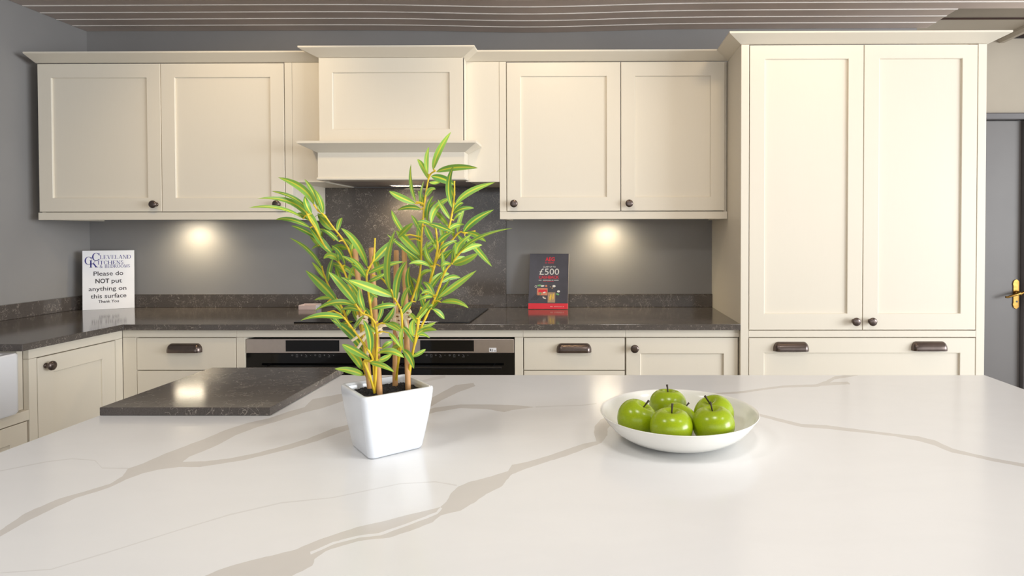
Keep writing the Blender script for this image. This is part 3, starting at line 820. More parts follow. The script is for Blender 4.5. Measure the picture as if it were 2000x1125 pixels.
LEAVES = [
 ["h",92,-10,518,107,-26,550,130,-28,585,12.7],
 ["h",80,-2,511,80,-13,534,85,-12,560,9.9],
 ["h",98,-10,514,138,-28,520,180,-37,518,12.7],
 ["h",86,-2,507,105,11,503,125,26,492,14.2],
 ["h",82,0,496,92,4,495,103,20,502,8.1],
 ["h",57,0,459,50,-7,492,49,-3,530,7.0],
 ["h",56,0,456,33,-18,467,14,-21,478,13.8],
 ["i",125,0,447,123,-22,486,138,-43,522,11.8],
 ["h",64,6,452,61,16,474,64,29,501,6.1],
 ["i",131,0,454,158,-1,478,203,10,496,12.0],
 ["h",78,0,422,82,-10,449,94,-15,470,8.9],
 ["m",89,-14,418,97,-6,449,128,5,469,13.0],
 ["h",66,0,445,45,0,449,17,14,444,11.0],
 ["i",121,0,426,110,-8,446,101,-12,463,9.0],
 ["i",127,0,437,147,-9,446,167,-5,447,10.0],
 ["i",126,6,425,136,2,435,143,12,439,6.0],
 ["l",125,40,401,128,47,426,137,57,452,9.4],
 ["l",137,40,401,158,33,424,197,37,446,14.5],
 ["m",90,-32,418,112,-40,412,138,-41,401,11.6],
 ["h",76,-6,414,83,-6,397,92,-4,382,12.0],
 ["h",63,8,361,61,1,401,69,3,430,9.0],
 ["h",44,0,389,24,-4,416,11,0,444,11.0],
 ["h",25,-6,393,47,-29,408,63,-40,419,11.7],
 ["h",63,8,358,40,-7,387,21,-6,406,14.0],
 ["h",61,9,350,34,-8,374,8,-18,399,10.0],
 ["m",92,0,339,81,-17,364,86,-28,387,7.9],
 ["m",86,-11,339,72,-31,348,55,-41,345,8.8],
 ["i",97,10,368,110,13,379,127,30,387,9.1],
 ["i",99,11,338,113,0,356,128,2,371,9.0],
 ["j",128,-20,343,119,-31,345,111,-30,337,8.8],
 ["j",128,-20,345,133,-34,360,138,-44,374,5.8],
 ["j",130,-20,343,157,-37,352,182,-46,365,13.6],
 ["j",138,-20,362,145,-32,380,167,-29,399,11.7],
 ["j",143,-21,367,187,-46,394,245,-60,409,8.7],
 ["l",139,40,396,163,41,369,191,48,335,13.5],
 ["j",104,-18,282,135,-38,304,179,-48,334,12.6],
 ["j",96,-10,273,112,-25,296,128,-32,318,8.8],
 ["j",107,-16,273,139,-39,277,166,-56,267,10.7],
 ["j",90,-10,259,100,-3,251,108,5,239,12.0],
 ["i",55,20,219,70,23,223,86,27,230,8.2],
 ["j",66,-10,218,88,-30,226,105,-39,225,8.8],
 ["j",62,-8,211,71,-1,210,79,10,202,8.0],
 ["k",63,-26,245,81,-37,264,95,-47,282,8.7],
 ["j",91,-12,285,83,-19,293,72,-23,289,8.9],
 ["j",91,-11,283,82,-25,284,67,-27,277,8.8],
 ["k",57,-20,212,61,-43,231,67,-52,247,13.5],
 ["g",42,-39,267,52,-57,290,69,-74,310,8.6],
 ["g",33,-45,277,45,-71,321,65,-82,353,13.1],
 ["g",25,-50,296,33,-89,349,55,-114,406,12.9],
 ["g",35,-54,272,19,-67,273,-3,-69,267,10.4],
 ["g",30,-50,287,-2,-83,307,-30,-101,321,17.6],
 ["d",-7,-45,349,8,-34,369,24,-14,392,16.5],
 ["d",-18,-45,340,-30,-62,382,-57,-65,410,13.3],
 ["d",-18,-45,328,21,-59,343,53,-60,350,11.4],
 ["d",-18,-45,313,2,-50,321,17,-41,330,8.6],
 ["d",-21,-45,323,-25,-69,346,-35,-85,359,8.5],
 ["e",-29,-68,275,-45,-83,307,-65,-98,335,15.8],
 ["c",-113,46,269,-133,24,304,-156,10,331,17.4],
 ["b",-69,30,261,-106,24,268,-148,27,251,13.3],
 ["e",-25,-63,263,-44,-57,268,-68,-43,262,8.6],
 ["f",-55,-60,250,-84,-80,257,-118,-90,250,13.0],
 ["f",-38,-60,231,-22,-79,245,-7,-88,260,8.4],
 ["b",-51,20,174,-67,-2,213,-96,-22,243,16.0],
 ["f",-10,-57,187,-7,-67,221,-17,-70,249,13.2],
 ["f",-12,-48,173,-29,-74,195,-47,-88,209,13.1],
 ["c",-54,20,140,-58,-7,170,-75,-22,195,14.0],
 ["c",-50,16,130,-65,-6,144,-87,-26,152,14.0],
 ["f",-13,-50,169,17,-75,169,42,-85,160,11.2],
 ["e",-2,-40,184,25,-47,188,48,-48,177,13.4],
 ["e",-1,-38,171,9,-33,173,17,-19,179,11.7],
 ["g",33,-9,184,50,-22,173,60,-30,153,13.8],
 ["k",49,-7,170,64,-5,177,73,2,183,9.0],
 ["e",4,-36,192,16,-40,201,21,-29,203,9.7],
 ["h",0,29,179,14,18,185,28,9,189,10.2],
 ["e",19,-62,241,35,-68,236,50,-71,228,9.4],
 ["e",11,-50,241,27,-60,254,36,-64,270,11.4],
 ["e",0,-46,242,4,-38,258,2,-24,277,8.7],
 ["e",-18,-59,263,-26,-58,283,-31,-48,303,11.4],
 ["g",39,-27,228,40,-40,212,49,-48,186,7.7],
 ["e",21,-48,222,33,-57,213,47,-64,198,8.6],
 ["a",-130,-10,454,-146,-20,483,-193,-16,504,13.8],
 ["a",-123,0,443,-139,9,476,-161,19,504,11.1],
 ["a",-117,0,438,-122,0,462,-140,15,484,10.0],
 ["b",-140,-10,443,-169,-10,467,-217,5,480,9.0],
 ["b",-125,7,391,-162,-4,452,-236,-10,465,15.0],
 ["b",-153,-4,428,-190,-18,447,-246,-19,448,8.9],
 ["b",-140,-3,411,-173,-6,426,-206,-2,426,10.0],
 ["b",-125,10,385,-154,7,405,-180,5,415,10.1],
 ["b",-137,-4,437,-141,-16,454,-145,-11,470,11.9],
 ["a",-105,13,407,-122,13,424,-141,29,439,13.2],
 ["a",-95,16,385,-109,10,401,-129,18,410,9.1],
 ["c",-140,50,327,-167,48,367,-205,48,392,8.4],
 ["b",-135,18,377,-146,28,387,-163,44,394,8.2],
 ["b",-101,30,348,-112,19,359,-126,20,352,12.2],
 ["b",-111,26,361,-128,10,387,-147,5,416,15.2],
 ["a",-74,36,352,-83,47,377,-111,63,392,10.5],
 ["b",-89,30,340,-96,23,365,-113,24,377,10.2],
 ["a",-69,36,335,-75,20,348,-91,19,358,9.2],
 ["c",-135,50,310,-149,46,330,-163,50,345,8.4],
 ["b",-96,36,296,-108,45,317,-121,61,336,10.4],
 ["a",-58,20,282,-66,3,305,-84,-3,319,11.1],
 ["e",-19,-53,263,-34,-47,282,-51,-33,302,9.6],
 ["h",44,20,280,40,4,310,47,-10,340,11.1],
 ["h",48,26,269,51,30,298,55,49,321,11.3],
 ["h",36,26,274,28,26,300,23,35,327,10.3],
 ["i",82,22,297,79,28,318,80,44,339,9.3],
 ["i",74,18,285,89,11,308,107,12,329,9.1],
 ["b",-74,30,259,-70,38,236,-61,60,214,10.4],
 ["c",-134,53,266,-110,44,259,-100,41,242,10.4],
 ["a",-108,24,387,-123,33,402,-149,50,410,9.3],
 ["i",119,8,401,108,9,391,99,12,371,8.1],
 ["l",125,40,398,136,43,384,145,61,366,8.3],
 ["l",114,40,386,125,41,379,132,54,370,8.3],
 ["h",67,8,361,82,5,368,93,5,379,9.1],
 ["h",62,12,339,46,12,353,35,15,368,12.2],
 ["c",-112,49,216,-100,49,224,-83,52,228,9.4],
 ["j",74,-4,253,84,-15,264,91,-13,268,8.9],
 ["d",-20,-45,305,-10,-41,291,-6,-26,284,7.7],
 ["f",-91,-43,259,-82,-33,246,-74,-22,227,7.8],
 ["e",-2,-48,222,-14,-47,231,-33,-30,229,8.6],
 ["h",47,19,289,36,34,309,24,49,319,8.7],
 ["h",57,15,316,68,31,327,79,48,325,10.4],
 ["h",63,9,351,45,30,366,27,50,373,11.2],
 ["h",64,6,365,79,19,381,94,31,387,8.9],
 ["h",68,0,399,57,1,420,47,2,435,8.9],
 ["h",70,0,427,81,7,449,91,14,462,9.6],
 ["h",72,0,447,61,21,469,49,42,483,10.5],
 ["h",75,0,468,85,-2,481,95,-4,482,11.0],
 ["h",81,0,501,70,1,525,59,3,539,10.0],
 ["i",69,19,282,50,40,300,30,62,313,10.5],
 ["i",78,16,308,93,34,319,107,52,321,11.3],
 ["i",85,13,328,70,28,351,55,43,366,9.2],
 ["i",91,11,348,107,31,362,124,51,368,9.7],
 ["i",106,8,387,103,6,408,101,4,421,10.1],
 ["i",115,2,405,126,23,416,138,44,417,9.0],
 ["i",118,0,412,97,20,433,76,41,445,9.4],
 ["i",125,0,438,131,21,454,137,41,459,10.8],
 ["i",128,0,464,117,21,485,105,42,498,10.9],
 ["j",78,-10,247,71,-6,272,64,-2,288,9.0],
 ["j",83,-10,257,95,-9,271,108,-9,280,11.5],
 ["j",94,-11,280,79,5,300,63,20,308,11.4],
 ["j",107,-16,309,121,-1,318,137,13,316,10.2],
 ["j",113,-19,324,109,-9,348,105,0,367,9.0],
 ["j",127,-20,345,141,-5,354,154,9,350,9.5],
 ["j",134,-20,353,130,-1,369,126,19,381,11.4],
 ["j",144,-21,364,161,-3,375,178,15,378,10.2],
 ["a",-57,20,274,-78,38,285,-99,56,282,10.6],
 ["a",-66,26,310,-60,45,325,-54,63,328,10.3],
 ["a",-67,27,317,-88,32,333,-110,37,339,11.2],
 ["a",-77,30,353,-77,34,373,-77,38,380,10.5],
 ["a",-83,28,371,-102,34,375,-121,40,367,11.2],
 ["a",-98,15,403,-99,30,422,-101,45,431,10.1],
 ["a",-111,3,427,-130,18,435,-148,34,432,10.1],
 ["a",-118,0,436,-122,-1,451,-127,-1,455,11.2],
 ["b",-74,30,277,-97,48,297,-120,66,308,8.5],
 ["b",-83,30,306,-75,28,329,-66,26,340,8.6],
 ["b",-90,30,323,-112,50,337,-134,70,340,10.9],
 ["b",-102,30,344,-102,28,364,-102,27,374,11.4],
 ["b",-120,17,372,-141,32,377,-162,47,369,10.6],
 ["b",-125,10,388,-134,29,402,-143,49,404,9.3],
 ["b",-136,-9,424,-160,9,435,-184,28,437,10.4],
 ["c",-81,35,211,-96,39,221,-111,43,223,11.2],
 ["c",-92,39,238,-93,61,252,-94,83,259,8.8],
 ["c",-113,46,271,-143,66,273,-175,86,266,8.8],
 ["c",-132,50,304,-128,52,332,-123,53,351,11.0],
 ["g",37,-24,221,19,-13,231,1,-1,231,11.2],
 ["g",40,-35,252,45,-19,265,50,-4,273,10.8],
 ["g",32,-49,283,19,-44,294,6,-38,297,11.4],
 ["g",6,-42,318,-2,-40,343,-11,-38,360,11.4],
 ["k",57,-16,196,45,-17,219,32,-18,229,10.6],
 ["k",61,-20,212,74,-18,222,86,-15,226,9.9],
 ["k",64,-20,230,50,-4,245,35,12,249,10.8],
 ["k",65,-20,240,74,-17,255,83,-13,261,9.1],
 ["m",99,-12,368,87,4,387,76,19,393,9.1],
 ["m",101,-16,382,114,-18,395,127,-19,401,11.0],
 ["m",99,-20,407,83,-21,419,66,-23,422,10.7],
 ["d",-12,-41,242,-24,-32,258,-37,-23,266,9.8],
 ["d",-14,-44,271,-14,-29,292,-15,-13,306,8.8],
 ["d",-19,-45,318,-37,-35,337,-55,-26,344,10.1],
 ["d",-9,-45,350,4,-33,361,18,-20,361,8.6],
 ["l",118,40,392,116,39,411,113,37,422,9.4],
 ["l",141,41,402,161,43,397,180,44,384,10.5],
]
STAKES = [[[-37,12,113],[-70,30,371]],[[-3,-30,109],[-23,-12,374]],[[6,30,115],[8,35,368]],[[40,0,112],[28,20,372]]]

# ================================================================== island
IX0, IX1, IY0, IY1, IZ = -1.0854, 1.1105, -2.76, -1.560, 0.910
def rough_outline(poly, step, amp, seed):
    """subdivide an outline and fray it slightly so the vein edge looks natural"""
    out = []; n = len(poly)
    for i in range(n):
        a, b = Vector(poly[i]), Vector(poly[(i + 1) % n])
        L = (b - a).length; k = max(1, int(L / step))
        d = (b - a).normalized() if L > 0 else Vector((1, 0)); nr = Vector((-d.y, d.x))
        for j in range(k):
            p = a + (b - a) * j / k
            w = mnoise.noise(Vector((p.x * 90, p.y * 90, seed))) + 0.6 * mnoise.noise(Vector((p.x * 260, p.y * 260, seed + 5)))
            q = p + nr * w * amp
            out.append((min(max(q.x, IX0 + 0.004), IX1 - 0.004), min(max(q.y, IY0 + 0.004), IY1 - 0.004)))
    return out

def in_poly(p, poly):
    c = False; n = len(poly); j = n - 1
    for i in range(n):
        if (poly[i][1] > p[1]) != (poly[j][1] > p[1]) and p[0] < (poly[j][0] - poly[i][0]) * (p[1] - poly[i][1]) / (poly[j][1] - poly[i][1]) + poly[i][0]:
            c = not c
        j = i
    return c

def island():
    polys = []
    for i, (k, p) in enumerate(VEINS.items()):
        polys.append((k, rough_outline(p, 0.006, 0.0012, i * 3.1), 2 if k == 'Ds' else 1))
    for i, (k, p) in enumerate(HAIRLINES.items()):
        polys.append((k, rough_outline(p, 0.012, 0.0006, 40 + i * 3.1), 3))
    b = 0.003
    rect = [(IX0 + b, IY0 + b), (IX1 - b, IY0 + b), (IX1 - b, IY1 - b), (IX0 + b, IY1 - b)]
    V = [Vector(p) for p in rect]; E = [(0, 1), (1, 2), (2, 3), (3, 0)]
    for k, p, m in polys:
        n = len(V); V += [Vector(q) for q in p]
        E += [(n + i, n + (i + 1) % len(p)) for i in range(len(p))]
    v2, e2, f2, *_ = delaunay_2d_cdt(V, E, [], 1, 1e-6)
    mb = MB()
    boxes = [(min(q[0] for q in p), max(q[0] for q in p), min(q[1] for q in p), max(q[1] for q in p)) for _, p, _ in polys]
    mis = []
    for fc in f2:
        c = sum((v2[i] for i in fc), Vector((0, 0))) / len(fc); mi = 0
        ins = {}
        for (k, p, m), bb in zip(polys, boxes):
            if bb[0] <= c.x <= bb[1] and bb[2] <= c.y <= bb[3] and in_poly(c, p):
                ins[m] = 1
        if 2 in ins: mi = 0
        elif 1 in ins: mi = 1
        elif 3 in ins: mi = 2
        mis.append(mi)
    mb.add([(q.x, q.y, IZ) for q in v2], f2)
    mb.mi = mis
    # bevelled edge, sides and underside of the slab
    def rl(d, z): return [(IX0 + d, IY0 + d, z), (IX1 - d, IY0 + d, z), (IX1 - d, IY1 - d, z), (IX0 + d, IY1 - d, z)]
    mb.loops([rl(b, IZ), rl(0.001, IZ - 0.001), rl(0, IZ - b), rl(0, IZ - 0.027), rl(b, IZ - 0.030)])
    mb.add(rl(b, IZ - 0.030), [(3, 2, 1, 0)])
    me = bpy.data.meshes.new('island_worktop')
    me.from_pydata(mb.v, [], mb.f)
    bm = bmesh.new(); bm.from_mesh(me)
    bmesh.ops.remove_doubles(bm, verts=bm.verts, dist=1e-6)
    bmesh.ops.recalc_face_normals(bm, faces=bm.faces)
    bm.normal_update()
    bm.to_mesh(me); bm.free()
    for m in ('marble', 'vein', 'hair'): me.materials.append(M[m])
    if len(me.polygons) == len(mb.mi):
        me.polygons.foreach_set('material_index', mb.mi)
    o = link('island_worktop', me)
    tag(o, 'white quartz island worktop with taupe veins filling the foreground', 'worktop')
    T = Thing('island_unit', (0.0, -2.1, 0.0), 'cream island cabinet beneath the white quartz worktop', 'cabinet')
    T.part('body', MB().box(-0.99, 1.02, -2.42, -1.652, 0.10, 0.8795), M['cream'])
    T.part('plinth', MB().box(-0.94, 0.97, -2.37, -1.70, 0.0, 0.0995), M['cream'])
    for i in range(4):
        a = -0.99 + i * 0.5025
        T.part('panel', MB().box(a + 0.002, a + 0.5005, -2.442, -2.4205, 0.105, 0.876, 0.0015), M['cream'])
island()

brd = MB().box(-1.081, -0.704, -1.940, -1.548, 0.9103, 0.9283, 0.0012).build('stone_sample_slab', M['quartz'])
tag(brd, 'loose dark quartz slab lying on the left end of the island', 'slab')

# ================================================================== potted bamboo
def potted_plant():
    R = Vector((-0.382, -2.127, 0.9103))
    root = tag(empty('potted_bamboo', R), 'artificial bamboo plant in a square white ceramic pot on the island', 'plant')
    rot = math.radians(39.5)
    def sq(s, z, r):
        o = []; h = s / 2
        for cx, cy, a0 in ((h - r, -h + r, -PI / 2), (h - r, h - r, 0), (-h + r, h - r, PI / 2), (-h + r, -h + r, PI)):
            for i in range(7):
                a = a0 + PI / 2 * i / 6
                x, y = cx + r * math.cos(a), cy + r * math.sin(a)
                o.append((x * math.cos(rot) - y * math.sin(rot), x * math.sin(rot) + y * math.cos(rot), z))
        return o
    prof = [(0.094, 0.0, .010), (0.100, 0.0015, .012), (0.1025, 0.005, .012), (0.1095, 0.025, .012), (0.1175, 0.050, .012), (0.1250, 0.075, .012), (0.1305, 0.096, .013),
            (0.1325, 0.106, .013), (0.1330, 0.111, .013), (0.1315, 0.1145, .012), (0.1280, 0.1158, .011), (0.1190, 0.1158, .009), (0.1160, 0.1145, .008), (0.1140, 0.110, .008), (0.1050, 0.07, .008)]
    L = [sq(*p) for p in prof]
    mb = MB().loops(L); n = len(L[0]); k = len(L)
    mb.f += [tuple(range(n))[::-1], tuple(range((k - 1) * n, k * n))]; mb.mi += [0, 0]
    mb.build('pot', M['ceramic'], root, True, 0.9)
    # soil: a bumpy bed of granules
    g = 44; V = []; F = []; h = 0.0568
    for i in range(g + 1):
        for j in range(g + 1):
            x = -h + 2 * h * i / g; y = -h + 2 * h * j / g
            z = 0.1035 + 0.0035 * mnoise.noise(Vector((x * 160, y * 160, 2))) + random.uniform(-0.0016, 0.0016) + 0.006 * (1 - (x * x + y * y) / (h * h))*0.6
            V.append((x * math.cos(rot) - y * math.sin(rot), x * math.sin(rot) + y * math.cos(rot), z))
    F = [(i * (g + 1) + j, (i + 1) * (g + 1) + j, (i + 1) * (g + 1) + j + 1, i * (g + 1) + j + 1) for i in range(g) for j in range(g)]
    so = MB().add(V, F).build('soil', M['soil'], root)
    so['kind'] = 'stuff'
    mm = lambda p: Vector(p) / 1000
    for a, b in STAKES:
        a, b = mm(a), mm(b)
        a2 = a - (b - a).normalized() * 0.02
        st = [a2 + (b - a2) * t for t in (0, 0.2, 0.4, 0.6, 0.8, 0.99, 1)]
        MB().tube(st, [0.0052, 0.0051, 0.0050, 0.0049, 0.0048, 0.0047, 0.0040], 12).build('stake', M['bamboo'], root, True, 0.7)
    # raffia ties with loose ends
    def tie(p, r, ends):
        p = mm(p); t = MB()
        for dz in (-0.007, -0.003, 0.001, 0.005):
            t.tube([(p.x + r * math.cos(a), p.y + r * math.sin(a), p.z + dz + 0.002 * math.sin(3 * a + dz * 900)) for a in [2 * PI * q / 14 for q in range(15)]], 0.0024, 6)
        for e in ends:
            t.tube([p + Vector((0, -r, 0)), p + Vector((e[0] * 0.4, -r - 0.008, e[1] * 0.4 + 0.004)), p + Vector((e[0], -r - 0.006, e[1]))], [0.0034, 0.0030, 0.0026], 6)
        t.build('raffia_tie', M['raffia'], root, True, 0.9)
    tie((-10, -22, 226), 0.0085, ((0.030, 0.008), (-0.030, -0.034), (-0.040, -0.020), (-0.012, -0.045)))
    tie((-53, 21, 236), 0.0085, ((-0.015, -0.028),))
    tie((7, 32, 238), 0.0090, ((0.012, 0.050), (0.010, -0.030)))
    tie((34, 9, 248), 0.0085, ((0.010, -0.040), (-0.006, -0.026)))
    # stems
    S = {}
    def smooth(pts, n=6):
        P = [mm(p) for p in pts]; out = []
        for i in range(len(P) - 1):
            p0, p1, p2, p3 = P[max(i - 1, 0)], P[i], P[i + 1], P[min(i + 2, len(P) - 1)]
            for j in range(n):
                t = j / n
                out.append(0.5 * ((2 * p1) + (p2 - p0) * t + (2 * p0 - 5 * p1 + 4 * p2 - p3) * t * t + (3 * p1 - p0 - 3 * p2 + p3) * t ** 3))
        out.append(P[-1]); return out
    for k, pts in STEMS.items():
        P = smooth(pts, 5); n = len(P)
        rr = [0.0023 - 0.0009 * i / n + (0.0005 if i % 5 == 0 else 0) for i in range(n)]
        mb = MB().tube(P, rr, 7)
        for a, b in TWIGS[k]:
            a, b = mm(a), mm(b); d = (b - a); m_ = a + d * 0.5 + Vector((0, 0, 0.12 * d.length))
            mb.tube([a, m_, b], [0.0016, 0.0014, 0.0011], 6)
        S[k] = mb.build('stem', M['stem'], root, True, 1.0)
    # leaves: lens-shaped blades along a quadratic curve, creased at the midrib
    U = (-1, -0.62, -0.2, 0, 0.2, 0.62, 1)
    for li, (k, *c) in enumerate(LEAVES):
        B, Mi, Tp, w = mm(c[0:3]), mm(c[3:6]), mm(c[6:9]), c[9] / 1000
        ctl = Mi * 2 - (B + Tp) * 0.5
        phi = random.uniform(-0.75, 0.75); n = 12
        V = []; A = []
        w = w / max(0.72, math.cos(phi)) * 0.6
        for i in range(n + 1):
            t = i / n
            p = B * (1 - t) ** 2 + ctl * 2 * t * (1 - t) + Tp * t * t
            tg = ((ctl - B) * 2 * (1 - t) + (Tp - ctl) * 2 * t).normalized()
            view = Vector((0.3, -0.9, 0.25))
            sd = tg.cross(view).normalized(); nr = sd.cross(tg).normalized()
            ph = phi + 0.5 * (t - 0.5) * (1 if li % 2 else -1)
            s2 = sd * math.cos(ph) + nr * math.sin(ph); n2 = nr * math.cos(ph) - sd * math.sin(ph)
            s = min(1.0, 1.93 * t ** 0.62 * (1 - t) ** 0.78 * (1.0 if t > 0.08 else 0.6)) if 0 < t < 1 else 0.0
            s = max(s, 0.06 if t < 0.5 else 0.0)
            for u in U:
                V.append(p + s2 * (u * w * s) + n2 * (0.22 * w * s * abs(u) ** 1.3))
                A.append(abs(u))
        m = len(U)
        F = [(i * m + j, (i + 1) * m + j, (i + 1) * m + j + 1, i * m + j + 1) for i in range(n) for j in range(m - 1)]
        me = bpy.data.meshes.new('leaf')
        me.from_pydata([tuple(q) for q in V], [], F)
        at = me.attributes.new('across', 'FLOAT', 'POINT')
        at.data.foreach_set('value', A)
        me.polygons.foreach_set('use_smooth', [True] * len(me.polygons))
        me.materials.append(M['leaf'])
        link('leaf', me, S[k])
potted_plant()

# ================================================================== bowl of apples
BC = Vector((0.1725, -2.075, 0.9103))
def bowl():
    out = [(0.0, 0.003), (0.074, 0.003), (0.078, 0.0), (0.085, 0.0), (0.098, 0.0045), (0.112, 0.0105), (0.128, 0.0215), (0.140, 0.0345), (0.148, 0.0460), (0.1520, 0.0520), (0.1535, 0.0535), (0.1530, 0.0542), (0.1510, 0.0540)]
    def zo(r):
        P = [(0.0, 0.002)] + out[3:10]
        for (ra, za), (rb, zb) in zip(P, P[1:]):
            if ra <= r <= rb: return za + (zb - za) * (r - ra) / (rb - ra)
        return P[-1][1]
    inn = [(0.1485, 0.0515)]
    for i in range(1, 29):                                    # fine concentric throwing ridges inside
        r = 0.1485 - 0.1185 * i / 28
        inn.append((r, max(0.0065, zo(r) + 0.0045) + (0.0006 if i % 2 else -0.0002)))
    inn += [(0.015, 0.0066), (0.0005, 0.0066)]
    o = MB().lathe([(0.0005, 0.003)] + out[1:] + inn, (0, 0, 0), 'z', 72, cap=False).build('fruit_bowl', M['china'], None, True, 0.9, loc=BC)
    tag(o, 'wide shallow white bowl holding green apples on the island', 'bowl')
bowl()

def apples():
    prof = []
    for i in range(25):
        a = -PI / 2 + PI * i / 24
        r = math.cos(a) ** 0.86 * (1.0 + 0.06 * math.sin(a)) if 0 < i < 24 else 0.012
        z = math.sin(a) * 0.90
        rr = abs(r)
        if z > 0.45: z -= 0.30 * math.exp(-(rr / 0.27) ** 2)
        else:
            if z < -0.55: z += 0.14 * math.exp(-(rr / 0.22) ** 2)
        prof.append((max(rr, 0.01), z))
    base = MB().lathe(prof, (0, 0, 0), 'z', 28).mesh('apple_body', M['apple'], True)
    stem = MB().tube([(0, 0, 0.46), (0.02, 0, 0.72), (0.06, 0.0, 0.96), (0.10, 0, 1.12)], [0.035, 0.035, 0.045, 0.06], 8).mesh('apple_stem', M['apple_stem'], True)
    for (x, y, z, R, tx, ty, rz, lab) in (
        (-0.084, -0.032, 0.0455, 0.0385, 0.10, 0.48, 0.3, 'green apple at the left side of the bowl, stem tilted right'),
        (-0.013, 0.058, 0.0445, 0.0385, -0.05, 0.04, 2.4, 'green apple at the back of the bowl, highest of all, stem upright'),
        (0.070, -0.001, 0.0445, 0.0390, 0.18, -0.38, 2.9, 'green apple at the back right of the bowl, thick stem leaning left'),
        (-0.001, -0.018, 0.0415, 0.0325, -0.30, 0.55, 0.2, 'green apple half hidden in the middle of the others'),
        (-0.026, -0.090, 0.0480, 0.0388, 0.06, 0.02, 1.2, 'yellowish green apple at the front of the bowl, left of the two'),
        (0.052, -0.081, 0.0495, 0.0385, 0.05, -0.06, 2.6, 'green apple at the front of the bowl, right of the two')):
        o = tag(empty('apple', BC + Vector((x, y, z))), lab, 'apple', 'green apples in the white bowl')
        o.rotation_euler = (tx, ty, 0)
        b = link('flesh', base, o); b.scale = (R, R, R); b.rotation_euler = (0, 0, rz)
        s = link('stem', stem, o); s.scale = (R, R, R); s.rotation_euler = (0, 0, rz)
apples()

# ================================================================== lettering helpers
def text_mb(txt, x0, x1, z0, z1, y, bold=0.0, ref=None):
    """flat letters of the built-in font fitted to a box; ref: string whose height fills z0..z1"""
    cu = bpy.data.curves.new('txt', 'FONT'); cu.body = txt; cu.size = 1; cu.offset = bold; cu.resolution_u = 3
    ob = bpy.data.objects.new('txt', cu); COL.objects.link(ob)
    dg = bpy.context.evaluated_depsgraph_get(); dg.update()
    me = bpy.data.meshes.new_from_object(ob.evaluated_get(dg))
    vs_ = [v.co.copy() for v in me.vertices]; fs = [tuple(p.vertices) for p in me.polygons]
    bpy.data.objects.remove(ob); bpy.data.curves.remove(cu); bpy.data.meshes.remove(me)
    xa, xb = min(v.x for v in vs_), max(v.x for v in vs_)
    ya, yb = (0.0, 0.72) if ref == 'cap' else (min(v.y for v in vs_), max(v.y for v in vs_))
    return MB().add([(x0 + (v.x - xa) / (xb - xa) * (x1 - x0), y, z0 + (v.y - ya) / (yb - ya) * (z1 - z0)) for v in vs_], fs)

